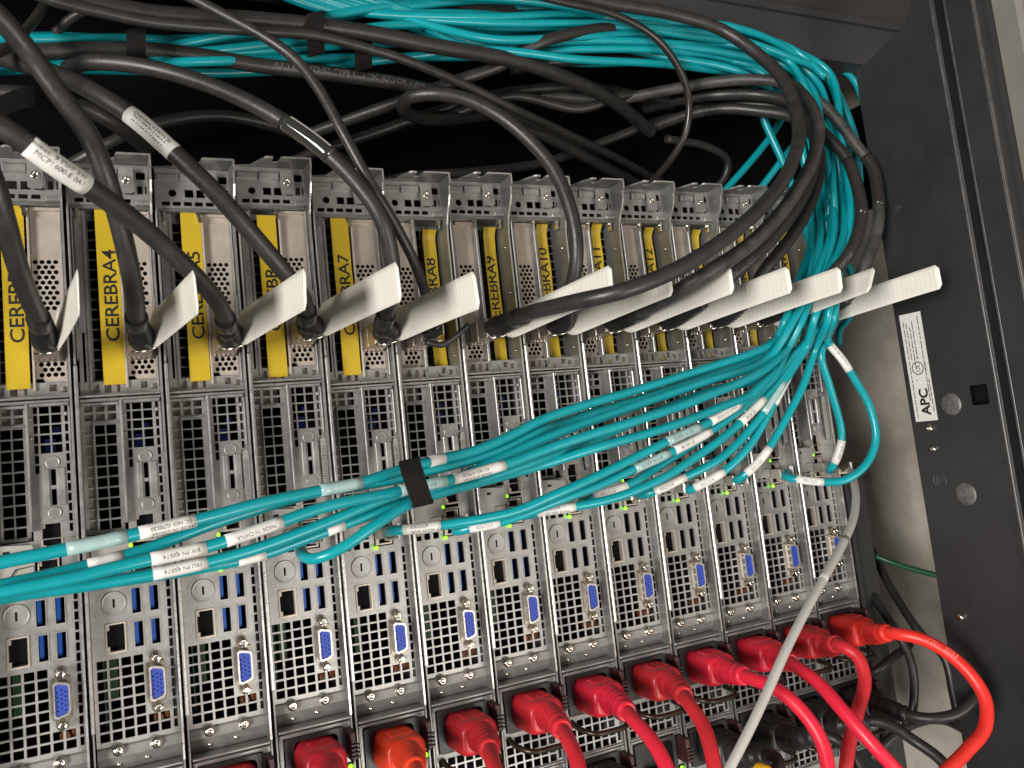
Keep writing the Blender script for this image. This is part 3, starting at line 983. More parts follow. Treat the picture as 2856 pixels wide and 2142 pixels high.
# ---- thick black data cables with white pull tabs
DAC = {
 3: [(92, 712, 40), (80, 680, 58), (60, 636, 76), (35, 565, 95), (12, 480, 110), (-15, 390, 120), (-60, 300, 125), (-160, 180, 125), (-300, 90, 120)],
 4: [(298, 706, 42), (293, 672, 60), (290, 636, 76), (272, 540, 95), (252, 460, 105), (225, 370, 115), (190, 290, 120), (126, 202, 125), (60, 110, 130), (-20, 20, 140), (-120, -40, 146), (-300, -60, 146)],
 5: [(493, 712, 38), (484, 680, 58), (465, 645, 76), (430, 605, 88), (390, 565, 98), (300, 485, 118), (200, 410, 134), (110, 350, 145), (20, 285, 150), (-60, 240, 150), (-300, 150, 150)],
 6: [(664, 698, 38), (662, 668, 54), (650, 636, 68), (620, 595, 80), (540, 500, 90), (460, 410, 95), (370, 325, 95), (290, 255, 90), (205, 200, 80), (120, 160, 60), (20, 130, 40), (-60, 110, 30), (-300, 80, 10)],
 7: [(828, 706, 38), (836, 672, 54), (846, 630, 68), (846, 560, 80), (822, 470, 88), (770, 395, 88), (700, 325, 85), (600, 255, 75), (480, 195, 60), (360, 155, 45), (260, 137, 35), (190, 135, 25), (140, 150, 5)],
 8: [(932, 690, 36), (915, 620, 60), (890, 555, 72), (845, 470, 80), (800, 395, 85), (740, 285, 85), (690, 195, 80), (640, 130, 75), (580, 85, 70), (480, 30, 60), (380, -20, 50), (240, -60, 40), (0, -80, 30), (-250, -70, 20)],
 9: [(1080, 694, 30), (1132, 679, 62), (1198, 662, 98), (1255, 649, 120), (1340, 630, 136), (1450, 588, 142), (1550, 528, 140), (1640, 452, 134), (1700, 375, 125), (1725, 300, 115), (1718, 235, 105), (1692, 172, 95), (1640, 120, 80), (1560, 65, 65), (1450, 30, 55), (1304, 5, 40), (1200, -20, 30), (1000, -50, 20), (600, -68, 12), (100, -66, 6), (-250, -50, 0)],
 10: [(1205, 692, 25), (1225, 650, 45), (1243, 580, 60), (1245, 520, 65), (1230, 445, 65), (1195, 365, 60), (1140, 300, 52), (1075, 248, 45), (1000, 212, 38), (930, 203, 30), (885, 211, 20), (872, 232, 5), (890, 250, -15), (950, 258, -40), (1050, 250, -70)],
 11: [(1340, 686, 30), (1400, 664, 66), (1470, 625, 104), (1533, 586, 118), (1617, 530, 122), (1685, 462, 118), (1732, 393, 110), (1760, 333, 98), (1768, 274, 88), (1743, 215, 72), (1700, 181, 55), (1620, 172, 35), (1540, 178, 15), (1440, 195, -5), (1320, 215, -30), (1150, 205, -60)],
 12: [(1455, 682, 30), (1510, 655, 50), (1575, 600, 70), (1634, 549, 78), (1702, 474, 80), (1745, 400, 76), (1762, 330, 70), (1750, 265, 60), (1710, 222, 45), (1640, 205, 25), (1550, 205, 5), (1470, 215, -20), (1390, 235, -50)],
 13: [(1565, 678, 30), (1617, 640, 48), (1651, 585, 60), (1710, 511, 66), (1752, 435, 64), (1770, 360, 58), (1760, 300, 50), (1715, 255, 35), (1640, 240, 15), (1560, 235, -5), (1480, 250, -30), (1400, 280, -60)],
 14: [(1670, 674, 30), (1735, 648, 50), (1802, 586, 66), (1836, 544, 70), (1861, 469, 70), (1853, 408, 66), (1828, 341, 60), (1791, 300, 52), (1740, 255, 40), (1680, 230, 20), (1600, 225, 0), (1500, 235, -25)],
 15: [(1765, 672, 30), (1811, 655, 48), (1836, 637, 55), (1870, 569, 66), (1897, 486, 68), (1896, 418, 66), (1883, 358, 62), (1844, 307, 54), (1785, 233, 42), (1720, 190, 28), (1640, 165, 10), (1582, 155, -10), (1481, 136, -25), (1355, 128, -40), (1191, 131, -60)],
}
DLAB = {
 3: 'thick black cable leaving by the left edge, plugged into the leftmost server',
 4: 'thick black cable plugged into CEREBRA4, rising to the top left corner',
 5: 'thick black cable with a white printed sleeve, plugged into CEREBRA5, crossing over another cable',
 6: 'thick black cable with a white barcode sleeve, plugged in between CEREBRA5 and CEREBRA7',
 7: 'thick black cable with a shiny clear sleeve, plugged into CEREBRA7',
 8: 'thinner black cable with a black release lever, plugged into CEREBRA8',
 9: 'thick black cable leaving CEREBRA9 to the right, lying over the white pull tabs',
 10: 'thick black cable plugged into CEREBRA10, curling back over at its upper end',
 11: 'thick scuffed black cable from CEREBRA11, looping round at the upper right',
 12: 'thick black cable from the server labelled 12, looping round at the upper right',
 13: 'thick black cable from the third server from the right end',
 14: 'thick black cable from the second server from the right end',
 15: 'thick black cable from the last server, outermost at the right'}

def tab_mesh(k, ax, z0):
    """flexible white pull tab standing out from the connector"""
    r = random.Random(k)
    n, L = 26, 97 + r.uniform(-3, 4)
    end_u, end_z, W = r.uniform(16, 20), r.uniform(7.0, 9.0), 16.5
    tilt = r.uniform(-.06, .06)
    if k == 14:
        end_u, tilt = 4, .55
    if k == 3:
        end_u, L = 15.0, 94
    if k == 9:
        L += 9
    if k < 8:
        W, end_z = 19.5, end_z - 2.6
    front, ribs = [], MB()
    def at(s, w):
        y = -22 - L * s
        u = ax + 4.4 + (end_u - 4.4) * s ** .95 + 2.0 * math.sin(s * 2.6) * (0 if k == 14 else .6)
        wd = W * (0.45 + 0.55 * min(1, s / 0.09) ** .7)
        zc = z0 + (2.6 - 1.0 * s if k < 8 else -1.6) + (end_z - (2.6 if k < 8 else 0)) * s ** 1.2 + 1.0 * math.sin(s * 3)
        return Vector((u + tilt * (w - .5) * wd * s, y, zc + (w - .5) * wd))
    b = MB()
    cols = 6
    th = Vector((.45, 0, 0))
    vs = []
    for i in range(n + 1):
        s = i / n
        for j in range(cols + 1):
            w = j / cols
            ss = s
            if i == n and j in (0, cols):
                ss = s - .022                               # rounded corners at the free end
            vs.append(at(ss, w))
    m = len(vs)
    vs2 = [p + th for p in vs]
    fs = []
    for i in range(n):
        for j in range(cols):
            a = i * (cols + 1) + j
            fs.append((a, a + 1, a + cols + 2, a + cols + 1))
            fs.append((m + a, m + a + cols + 1, m + a + cols + 2, m + a + 1))
    rim = [i * (cols + 1) for i in range(n + 1)] + [n * (cols + 1) + j for j in range(1, cols + 1)] + [i * (cols + 1) + cols for i in range(n - 1, -1, -1)] + list(range(cols - 1, 0, -1))
    for p, q in zip(rim, rim[1:] + rim[:1]):
        fs.append((p, q, m + q, m + p))
    b.add(vs + vs2, fs, True)
    for i in range(22):                                      # fine moulded ribs
        s = .22 + .74 * i / 21
        q = [at(s, .06), at(s, .94), at(s + .004, .94), at(s + .004, .06)]
        ribs.add([p - Vector((.12, 0, 0)) for p in q], [(0, 1, 2, 3)])
    return b, ribs

for k in range(3, 16):
    X = PITCH * (k - 9)
    ax = 1.0 if k < 8 else -14.5
    yb = 3.0 if k < 8 else 6.0
    z0 = 178.6 + DZ.get(k, 0)
    C0 = Vector((X + ax, yb, z0))
    thin = k == 8
    r = 2.9 if thin else 4.35
    root = empty('data_cable', C0, DLAB[k], 'cable', 'black data cables plugged into the servers')
    b = MB()
    b.bbox(X + ax - 5.6, X + ax + 5.6, -19, yb + 4, z0 - 5.9, z0 + 5.9, 1.0)
    b.bbox(X + ax - 6.2, X + ax + 6.2, -6, yb - 1, z0 - 6.4, z0 + 6.4, .6)
    cs = obj('connector_shell', shift_to(root, b).mesh('connector_shell', SHELL), root)
    b = MB()
    b.bbox(X + ax + 5.7, X + ax + 7.2, -26, -8, z0 - 3, z0 + 3, .3)
    b.tube([Vector((X + ax - 5, -17, z0 - 6.6)), Vector((X + ax + 1, -19, z0 - 6.8)), Vector((X + ax + 6.5, -24, z0 - 5.5))], .6, 6)
    for i in range(4):
        b.lathe((X + ax - 4.8 + i * .6, -17.5 + i, z0 - 5.2 + i * 1.5), [(.9, 0), (.8, .6), (.2, .9)], 8)
    obj('latch_clip', shift_to(root, b).mesh('latch_clip', CHROME), cs)
    ctrl = [Vector((X + ax, -17, z0)), Vector((X + ax, -30, z0))]
    for q in DAC[k]:
        w = P(*q)
        if w.y < -33 or len(ctrl) > 2:
            ctrl.append(w)
    pts = spline(ctrl, 2.5)
    L = 0
    nb = 0
    while L < (18 if thin else 37):
        L += (pts[nb + 1] - pts[nb]).length
        nb += 1
    fine = spline(ctrl, 0.7)
    nf, L = 0, 0
    while L < (18 if thin else 37) and nf < len(fine) - 2:
        L += (fine[nf + 1] - fine[nf]).length
        nf += 1
    rad = []
    for i in range(nf + 1):
        s = i / nf
        rb = (r + 2.2) - 1.1 * s
        if .12 < s < .78:
            rb -= .85 * (1 if math.sin(s * 37 * 2 * math.pi / 3.0) > .25 else 0)
        rad.append(rb)
    b = MB().tube(fine[:nf + 1], rad, 18)
    obj('boot', shift_to(root, b).mesh('boot', BOOT), root)
    jk = obj('jacket', shift_to(root, MB().tube(pts[nb - 2:], r, 16)).mesh('jacket', SCUFF if k in (11, 15) else RUBBER), root)
    tb, rb_ = tab_mesh(k, X + ax, z0)
    if not thin:
        t = obj('pull_tab', shift_to(root, tb).mesh('pull_tab', WHITE), root)
        obj('ribs', shift_to(root, rb_).mesh('tab_ribs', RIB), t)
    if k == 8:
        b = MB().tube(spline([Vector((X + ax - 4, -20, z0 - 6)), Vector((X + ax + 6, -24, z0 - 9)), Vector((X + ax + 14, -28, z0 - 4)), Vector((X + ax + 22, -30, z0 + 2))], 2), 1.8, 8)
        obj('release_lever', shift_to(root, b).mesh('release_lever', BLACKPL), root)
    if k == 5:
        i0, i1 = near(pts, 182, 404), near(pts, 52, 312)
        sleeve(root, jk, pts, i0, i1, r, PAPER, 'wrap_label', [('Ommet  9 PSFP 3W', 2.0), ('MCP1600-E 0A1', -1.0)], 3.0, GREYINK)
    if k == 6:
        i0, i1 = near(pts, 372, 334), near(pts, 283, 250)
        so = sleeve(root, jk, pts, i0, i1, r, PAPER, 'wrap_label', [('Quantum 0200W30', 1.8)], 2.6, INK)
        b = MB()
        fr_ = frames(pts)
        rs = random.Random(9)
        room = Vector((-0.35, -0.9, -0.1))
        s = i0 + 1.5
        while s < i1 - 1.5:                                # bar code
            w_ = rs.choice((.12, .2, .3))
            q = []
            for t_, a in ((s, -.35), (s, .25), (s + w_, .25), (s + w_, -.35)):
                i = int(t_)
                p = pts[i].lerp(pts[i + 1], t_ - i)
                tg = fr_[i][1]
                n = (room - tg * room.dot(tg)).normalized()
                q.append(p + (n * math.cos(a) + tg.cross(n) * math.sin(a)) * (r + .22))
            b.add(q, [(0, 1, 2, 3)])
            s += w_ + rs.choice((.12, .2, .3))
        obj('bar_code', shift_to(root, b).mesh('bar_code', INK), so)
    if k == 7:
        i0, i1 = near(pts, 714, 338), near(pts, 612, 262)
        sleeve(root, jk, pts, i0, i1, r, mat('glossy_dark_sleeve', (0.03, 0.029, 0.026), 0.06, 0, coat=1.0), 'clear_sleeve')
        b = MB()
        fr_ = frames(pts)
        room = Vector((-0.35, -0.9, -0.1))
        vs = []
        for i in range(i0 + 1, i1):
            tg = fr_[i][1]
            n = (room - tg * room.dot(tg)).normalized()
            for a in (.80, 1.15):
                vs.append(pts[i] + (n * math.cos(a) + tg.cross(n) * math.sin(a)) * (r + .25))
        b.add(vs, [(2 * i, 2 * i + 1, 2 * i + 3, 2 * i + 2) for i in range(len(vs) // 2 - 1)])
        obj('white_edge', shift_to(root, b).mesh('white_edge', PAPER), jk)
    if k in (12, 13, 14):
        b = MB()
        spots = {12: (1575, 603, 'E 75C UL CL2'), 13: (1640, 600, 'UL 75C'), 14: (1810, 580, 'CPTT502')}
        x, y, s = spots[k]
        wrap_text(b, pts, near(pts, x, y), r, s, 3.6, False, -1.2)
        obj('lettering', shift_to(root, b).mesh('lettering', PALEINK), jk)
    if k in (14, 15):
        q = {14: ((1828, 341), (1840, 365)), 15: ((1872, 340), (1880, 352))}[k]
        i0 = near(pts, *q[0])
        i1 = near(pts, *q[1])
        i0, i1 = sorted((i0, i1))
        sleeve(root, jk, pts, max(0, i0 - 12), i1, r, mat('dark_sleeve', (0.028, 0.024, 0.023), 0.2), 'dark_sleeve')

# ---- black cables running behind, above the servers
def plain_cable(name, label, cat, path, r, m, group=None, n=12, txt=None):
    pts = spline([P(*q) for q in path], 4)
    root = empty(name, pts[0], label, cat, group)
    j = obj('jacket', shift_to(root, MB().tube(pts, r, n)).mesh(name + '_jacket', m), root)
    if txt:
        b = MB()
        wrap_text(b, pts, near(pts, txt[0], txt[1]), r, txt[2], txt[3], False, -1.5)
        obj('lettering', shift_to(root, b).mesh('lettering', PALEINK), j)
    return root, pts
BG = 'black cables crossing the dark space above the servers'
plain_cable('black_cable', 'broad black cable sagging across the top, in front of the teal bundle', 'cable',
            [(-250, -70, 26), (-60, -58, 28), (60, -30, 30), (180, 0, 30), (330, 30, 28), (551, 44, 26), (760, 66, 24), (930, 98, 20), (1109, 131, 12), (1229, 171, 0), (1330, 222, -20), (1406, 285, -50)], 5.2, RUBBER, BG)
plain_cable('black_cable', 'slim black cable just below the broad one, slanting down across the top', 'cable',
            [(-250, -60, 50), (-80, -52, 50), (30, -30, 50), (111, 0, 46), (227, 28, 44), (328, 48, 42), (557, 67, 40), (677, 76, 36), (778, 100, 32), (879, 131, 28), (1005, 184, 18), (1109, 235, 8), (1178, 267, -6), (1330, 340, -40), (1440, 400, -70)], 3.1, RUBBER, BG)
plain_cable('black_cable', 'black cable with pale printed type lettering, running below the teal bundle', 'cable',
            [(0, 118, 10), (113, 110, 10), (302, 108, 12), (440, 122, 12), (557, 141, 12), (728, 161, 8), (879, 184, 2), (1030, 222, -10), (1130, 258, -25), (1300, 330, -60)], 4.6, RUBBER, BG,
            txt=(596, 146, '(UL) E115423-SZ TYPE CL2 75C (UL) OR AWM', 5.0))
plain_cable('black_cable', 'slim glossy black cable making a wide curve down to the server tops', 'cable',
            [(300, -62, 30), (700, -60, 34), (980, -46, 38), (1100, -24, 40), (1205, 2, 40), (1330, 33, 40), (1417, 83, 38), (1468, 151, 34), (1488, 215, 28), (1480, 290, 18), (1443, 353, 0), (1400, 400, -25)], 2.7, mat('glossy_black_jacket', (0.026, 0.023, 0.022), 0.24, 0, 0.2, 90), BG)
plain_cable('black_cable', 'black cable slanting upward to the right behind the others', 'cable',
            [(640, 300, -60), (752, 259, -40), (866, 218, -20), (1000, 170, -4), (1080, 142, 4), (1128, 113, 12), (1179, 88, 20), (1330, 58, 16), (1430, 60, 0)], 4.2, RUBBER, BG)
plain_cable('black_cable', 'black cable arching directly beneath the right half of the teal bundle', 'cable',
            [(1100, 150, -20), (1191, 134, -8), (1355, 128, 0), (1481, 138, 4), (1582, 165, 2), (1660, 215, -10)], 4.2, RUBBER, BG)
plain_cable('black_cable', 'faint black cable deep in the dark middle of the rack', 'cable',
            [(940, 262, -60), (1103, 208, -40), (1250, 235, -30), (1355, 205, -20), (1460, 220, -30)], 3.6, RUBBER, BG)
plain_cable('black_cable', 'black cable in the dark at the far left, above the leftmost servers', 'cable',
            [(-40, 200, 0), (60, 205, 4), (150, 220, 8), (240, 262, 2), (330, 330, -30)], 4.6, RUBBER, BG)
plain_cable('black_cable', 'short black cable end pointing down at the top left corner', 'cable',
            [(520, -66, 44), (400, -58, 44), (300, -40, 40), (230, 5, 30), (160, 35, 20), (120, 70, 10)], 2.6, RUBBER, BG)
plain_cable('black_cable', 'thin black cable entering at the left edge near the top', 'cable',
            [(-40, 130, 60), (20, 100, 50), (60, 60, 30), (90, 20, 20), (110, -30, 10), (150, -64, 0), (260, -76, -6)], 2.6, RUBBER, BG)

for lab, path, r in (
    ('dim black cable rising to the right, deep behind the curling cable', [(540, 400, -115), (640, 345, -90), (800, 290, -75), (960, 235, -60), (1120, 196, -50), (1300, 192, -44), (1450, 232, -55)], 4.0),
    ('dim black cable slanting down behind the slim glossy cable', [(1110, 262, -28), (1190, 300, -40), (1290, 352, -55), (1400, 410, -75)], 4.4),
    ('dim black cable bent like a hook above the right servers', [(1440, 300, -50), (1530, 318, -52), (1572, 348, -58), (1560, 392, -66), (1480, 440, -85)], 3.4),
    ('dim black cable low in the dark, just above the server tops', [(740, 430, -120), (860, 385, -105), (1020, 372, -90), (1180, 350, -85), (1320, 300, -70), (1420, 262, -55), (1500, 246, -40)], 3.8),
    ('dim black cable in the dark between the two sleeved cables', [(80, 400, -110), (200, 330, -80), (330, 270, -70), (470, 250, -65), (600, 275, -70), (720, 330, -85), (820, 400, -110)], 4.2)):
    plain_cable('black_cable', lab, 'cable', path, r, RUBBER, BG)

b = MB()
stp = spline([P(-40, 250, 30), P(30, 215, 34), P(75, 205, 34), P(120, 225, 20), P(190, 225, 10)], 3)
vs = []
for p in stp:
    vs += [p + Vector((0, 0, 5)), p + Vector((0, 3, -5))]
vs2 = [p + Vector((0, 1.2, 0)) for p in vs]
m = len(vs)
b.add(vs + vs2, [(2 * i, 2 * i + 1, 2 * i + 3, 2 * i + 2) for i in range(m // 2 - 1)] + [(m + 2 * i, m + 2 * i + 2, m + 2 * i + 3, m + 2 * i + 1) for i in range(m // 2 - 1)]
      + [(2 * i, 2 * i + 2, m + 2 * i + 2, m + 2 * i) for i in range(m // 2 - 1)] + [(2 * i + 1, m + 2 * i + 1, m + 2 * i + 3, 2 * i + 3) for i in range(m // 2 - 1)])
o = obj('loose_strap', b.mesh('loose_strap', mat('dark_strap_weave', (0.008, 0.0075, 0.007), 0.95, 0, 0.3, 900, 0.8, 2500, spec=0.1)))
tag(o, 'loose black strap hanging in the dark at the left edge', 'strap')

# ---- teal network cables
CEN = [(1748, 690), (1768, 600), (1795, 500), (1800, 400), (1785, 300), (1745, 205), (1680, 145), (1580, 110), (1420, 84), (1250, 66), (1050, 55), (850, 72), (650, 96), (450, 108), (300, 108), (100, 112), (-60, 118), (-300, 124)]
HW = [46, 40, 40, 42, 42, 44, 38, 36, 40, 50, 56, 56, 46, 36, 32, 30, 30, 30]
CD = [52, 48, 42, 36, 30, 24, 18, 14, 8, 4, 0, 0, 0, 0, 0, 0, 0, 0]
def trunk(seed, a, skip=0, upto=None):
    r_ = random.Random(seed)
    out = []
    ph = r_.uniform(0, 6.3)
    for i, ((x, y), h, d) in enumerate(zip(CEN, HW, CD)):
        if i < skip or (upto and i > upto):
            continue
        o_ = a + .35 * math.sin(ph + i * 1.1) + r_.uniform(-.18, .18)
        dd = d + 14 * math.cos(ph * 2 + i * .8) + r_.uniform(-4, 4)
        if i <= 4:
            out.append((x + o_ * h, y - 4 * a, dd))
        elif i <= 6:
            out.append((x + o_ * h * .75, y - o_ * h * .75, dd))
        else:
            out.append((x, y - o_ * h, dd))
    return out

LEFTV = [(905, 1000), (905, 1022), (905, 1044), (905, 1062), (905, 1076), (893, 1083)]
TEALS = [
 # key, path of the lower part (plug or left edge first), trunk offset, label, sleeves
 ('L1', [(-320, 1276, 95), (-60, 1228, 95), (0, 1215, 95), (170, 1181, 95), (300, 1152, 94), (430, 1122, 92), (560, 1088, 88), (690, 1060, 82), (780, 1042, 78), (905, 1003, 72), (1030, 972, 66), (1109, 938, 62), (1166, 909, 60), (1250, 879, 58), (1380, 841, 56), (1520, 797, 56), (1660, 746, 56)], -.9,
  'topmost teal cable of the strapped bundle, its white sleeve reading MADE IN CHINA', [((145, 1188), (265, 1162), 1, None), ((312, 1150), (432, 1122), 0, [('MADE IN CHINA', 1.1), ('EC NO: G70520', -1.5)]), ((690, 1060), (778, 1042), 1, None), ((925, 997), (952, 991), 0, None)]),
 ('L2', [(-320, 1332, 84), (-60, 1284, 84), (0, 1266, 84), (100, 1244, 84), (300, 1192, 84), (450, 1135, 82), (551, 1102, 80), (677, 1065, 76), (850, 1036, 72), (910, 1021, 68), (1030, 990, 62), (1109, 960, 58), (1166, 932, 56), (1250, 901, 44), (1380, 862, 40), (1520, 815, 38), (1660, 757, 42)], -.55,
  'second teal cable of the strapped bundle, passing straight under the strap', [((200, 1222), (260, 1204), 0, None)]),
 ('L3', [(-320, 1348, 92), (-60, 1300, 92), (0, 1280, 92), (150, 1250, 92), (300, 1214, 92), (430, 1186, 90), (551, 1148, 88), (700, 1096, 84), (850, 1064, 78), (930, 1046, 74), (1000, 1030, 70), (1103, 1000, 68), (1166, 976, 68), (1250, 947, 70), (1380, 907, 72), (1520, 858, 70), (1660, 792, 64)], -.2,
  'teal cable of the strapped bundle with the white EC NO sleeve right of the strap', [((866, 1060), (958, 1040), 1, [('BW PN 4J05T4', -1.0)]), ((985, 1034), (1087, 1005), 0, [('MADE IN CHINA', 1.0), ('EC NO: G70520', -1.6)]), ((330, 1206), (440, 1183), 0, [('BW PN 4J05T4', -1.0)]), ((478, 1172), (600, 1130), 0, [('MADE IN CHINA', -0.6)])]),
 ('L5', [(-320, 1358, 76), (-60, 1310, 76), (0, 1292, 76), (200, 1262, 78), (330, 1240, 78), (440, 1216, 78), (551, 1186, 78), (703, 1130, 76), (861, 1066, 72), (940, 1052, 66), (1060, 1000, 62), (1166, 953, 62), (1250, 920, 62), (1380, 874, 62), (1520, 826, 62), (1660, 773, 58)], .1,
  'teal cable low in the strapped bundle, leaving at the left edge', [((330, 1240), (440, 1216), 0, [('FRU PN 4J05T4', -1)])]),
 ('L6', [(-320, 1348, 66), (-60, 1300, 66), (0, 1286, 66), (200, 1262, 68), (400, 1232, 70), (566, 1198, 70), (652, 1167, 70), (778, 1120, 68), (891, 1080, 64), (980, 1056, 58), (1100, 1016, 56), (1166, 992, 56), (1280, 951, 46), (1400, 898, 40), (1530, 846, 40), (1660, 806, 44)], .35,
  'lowest teal cable of the strapped bundle with a small white sleeve left of the loop', [((520, 1210), (566, 1198), 0, None), ((700, 1150), (740, 1136), 0, None)]),
 (6, [(655, 1164, 12), (650, 1180, 34), (652, 1196, 50), (668, 1207, 60), (696, 1203, 66), (745, 1180, 70), (803, 1140, 72), (886, 1088, 68), (960, 1062, 62), (1080, 1030, 54), (1166, 1006, 52), (1300, 964, 60), (1420, 930, 62), (1540, 886, 60), (1665, 822, 54)], .55,
  'teal cable making a tight loop into the server left of CEREBRA7', []),
 (7, [(834, 1149, 10), (845, 1147, 20), (879, 1144, 28), (952, 1135, 36), (1109, 1106, 44), (1192, 1072, 50), (1300, 1024, 54), (1443, 953, 56), (1540, 908, 56), (1605, 866, 56), (1668, 805, 54)], .75,
  'teal cable plugged into CEREBRA7, with a white printed sleeve at its plug', [((879, 1144), (947, 1136), 0, [('CP SEC3T 3CPE', 0.6), ('XTC7325', -2.4)]), ((1443, 953), (1515, 920), 1, [('BW PN 4J05T4', -1)]), ((1536, 910), (1600, 870), 0, [('MADE IN CHINA', -1)])]),
 (8, [(970, 1148, 10), (984, 1147, 20), (1015, 1141, 26), (1085, 1127, 34), (1150, 1104, 40), (1205, 1082, 44), (1290, 1050, 46), (1362, 1017, 48), (1430, 986, 50), (1530, 934, 50), (1620, 866, 50), (1690, 795, 50)], .9,
  'teal cable plugged into CEREBRA8', [((1015, 1141), (1086, 1127), 0, [('XTC7325', -1)]), ((1365, 1016), (1443, 980), 1, [('BW PN 4J05T4', -1)]), ((1458, 972), (1535, 931), 0, [('EC NO: 90', -1)])]),
 (9, [(1117, 1116, 10), (1130, 1114, 18), (1166, 1106, 24), (1238, 1095, 32), (1330, 1075, 38), (1430, 1034, 44), (1500, 990, 46), (1581, 930, 48), (1660, 850, 48), (1720, 770, 48)], -.7,
  'teal cable plugged into CEREBRA9', [((1166, 1106), (1239, 1095), 0, [('TROB S0G MT', 0.6), ('XTC7325', -2.4)]), ((1598, 915), (1652, 860), 0, [('ZT 45/02', -1)])]),
 (10, [(1278, 1076, 8), (1290, 1070, 16), (1352, 1050, 26), (1420, 1010, 36), (1510, 950, 42), (1600, 880, 46), (1680, 800, 48), (1745, 735, 48)], -.4,
  'teal cable plugged into CEREBRA10', [((1290, 1070), (1352, 1050), 0, [('XTC7325', -1)])]),
 (11, [(1377, 1070, 8), (1388, 1069, 16), (1413, 1062, 22), (1481, 1030, 30), (1557, 990, 38), (1632, 914, 44), (1690, 830, 48), (1740, 750, 50)], 0,
  'teal cable plugged into CEREBRA11', [((1413, 1062), (1481, 1030), 0, [('XTC7325', -1)]), ((1650, 892), (1690, 830), 1, None)]),
 (12, [(1477, 1062, 8), (1488, 1059, 16), (1506, 1051, 22), (1567, 1016, 30), (1620, 962, 38), (1661, 892, 44), (1710, 800, 48), (1752, 730, 50)], .3,
  'teal cable plugged into the server labelled 12', [((1506, 1051), (1567, 1016), 0, [('XTC7325', -1)]), ((1672, 872), (1700, 820), 0, None)]),
 (13, [(1580, 1041, 8), (1590, 1037, 14), (1606, 1028, 20), (1650, 984, 28), (1705, 892, 36), (1737, 828, 40), (1762, 750, 44)], .6,
  'teal cable plugged into the third server from the right end', [((1616, 1020), (1664, 965), 0, [('XTC7325', -1)])]),
 (14, [(1683, 1029, 8), (1696, 1030, 16), (1720, 1035, 24), (1778, 1041, 34), (1822, 1038, 42), (1869, 1006, 50), (1892, 950, 54), (1878, 877, 54), (1851, 827, 52), (1820, 778, 50), (1788, 735, 48)], .2,
  'teal cable bowing out to the right into the second server from the right end', [((1720, 1035), (1780, 1041), 0, [('XTC7325', -1)]), ((1836, 802), (1792, 741), 0, [('ZT 45/02 N8 AP PN 9', -1)])]),
 (15, [(1786, 1023, 8), (1792, 1016, 16), (1803, 1000, 22), (1818, 955, 28), (1817, 925, 30), (1805, 877, 34), (1790, 827, 38), (1774, 765, 42)], .95,
  'teal cable hanging straight down into the last server', [((1803, 1000), (1818, 956), 0, [('XTC7325', -1)])]),
]
ORDER = {'L1': -1, 'L2': -0.85, 'L3': -0.55, 'L5': -0.7, 'L6': -0.4, 6: -0.28, 7: -0.12, 8: 0, 9: 0.15, 10: 0.3, 11: 0.42, 12: 0.58, 13: 0.8, 14: 0.95, 15: 1.05}
for n, (key, low, a, lab, slv) in enumerate(TEALS):
    pp = [P(*q) for q in low]
    if isinstance(key, int):
        k = key
        base = Vector((PITCH * (k - 9) - 2.9, 2, 62 + DZ.get(k, 0)))
        pp = [base, Vector((base.x, -9, base.z))] + [p for p in pp if p.y < -11]
    tr = trunk(100 + n, ORDER[key], 0, 10 if n % 5 != 2 else None)
    if n % 5 != 2:                       # these leave over the upper edge instead of running to the far left
        tr += [(880 - 12 * n, 22, 4), (720 - 10 * n, -22, 8), (560 - 6 * n, -56, 8), (300, -70, 4), (-60, -60, 0), (-300, -40, 0)]
    pp += [P(*q) for q in tr]
    pts = spline(pp, 3.5)
    root = empty('network_cable', pts[0], lab, 'cable', 'teal network cables')
    jk = obj('jacket', shift_to(root, MB().tube(pts, 2.85, 12)).mesh('teal_jacket', TEAL), root)
    for (q0, q1, kind, txt) in slv:
        i0, i1 = near(pts, *q0), near(pts, *q1)
        fl = True
        if i0 > i1:
            i0, i1 = i1, i0
        if i1 - i0 < 2:
            continue
        sleeve(root, jk, pts, i0, i1, 2.85, CLEARLB if kind else PAPER, 'wrap_label', txt, 2.5, GREYINK if kind else INK, fl)
    if isinstance(key, int):
        b = MB().bbox(base.x - 5.6, base.x + 5.6, -7, 9, base.z - 3.4, base.z + 3.4, .8)
        b.bbox(base.x - 3.0, base.x + 3.0, -12, -7, base.z - 4.4, base.z - 3.2, .3)
        pl = obj('plug', shift_to(root, b).mesh('plug', CLEAR), root)
        b = MB().bbox(base.x + 4.6, base.x + 6.0, -9.5, -6.5, base.z - 4.5, base.z + 4.8, .3)
        obj('plug_end', shift_to(root, b).mesh('plug_end', PAPER), pl)
TOPG = 'teal network cables of the upper bundle'
tops = ['uppermost teal cable along the top edge of the upper bundle', 'teal cable arching along the upper side of the upper bundle', 'teal cable in the middle of the upper bundle, ending near the corner',
        'teal cable with dark print low in the upper bundle', 'lowest teal cable of the upper bundle, sagging under the black cables', 'teal cable crossing from low left to high right in the upper bundle',
        'teal cable dipping behind the printed black cable at the left']
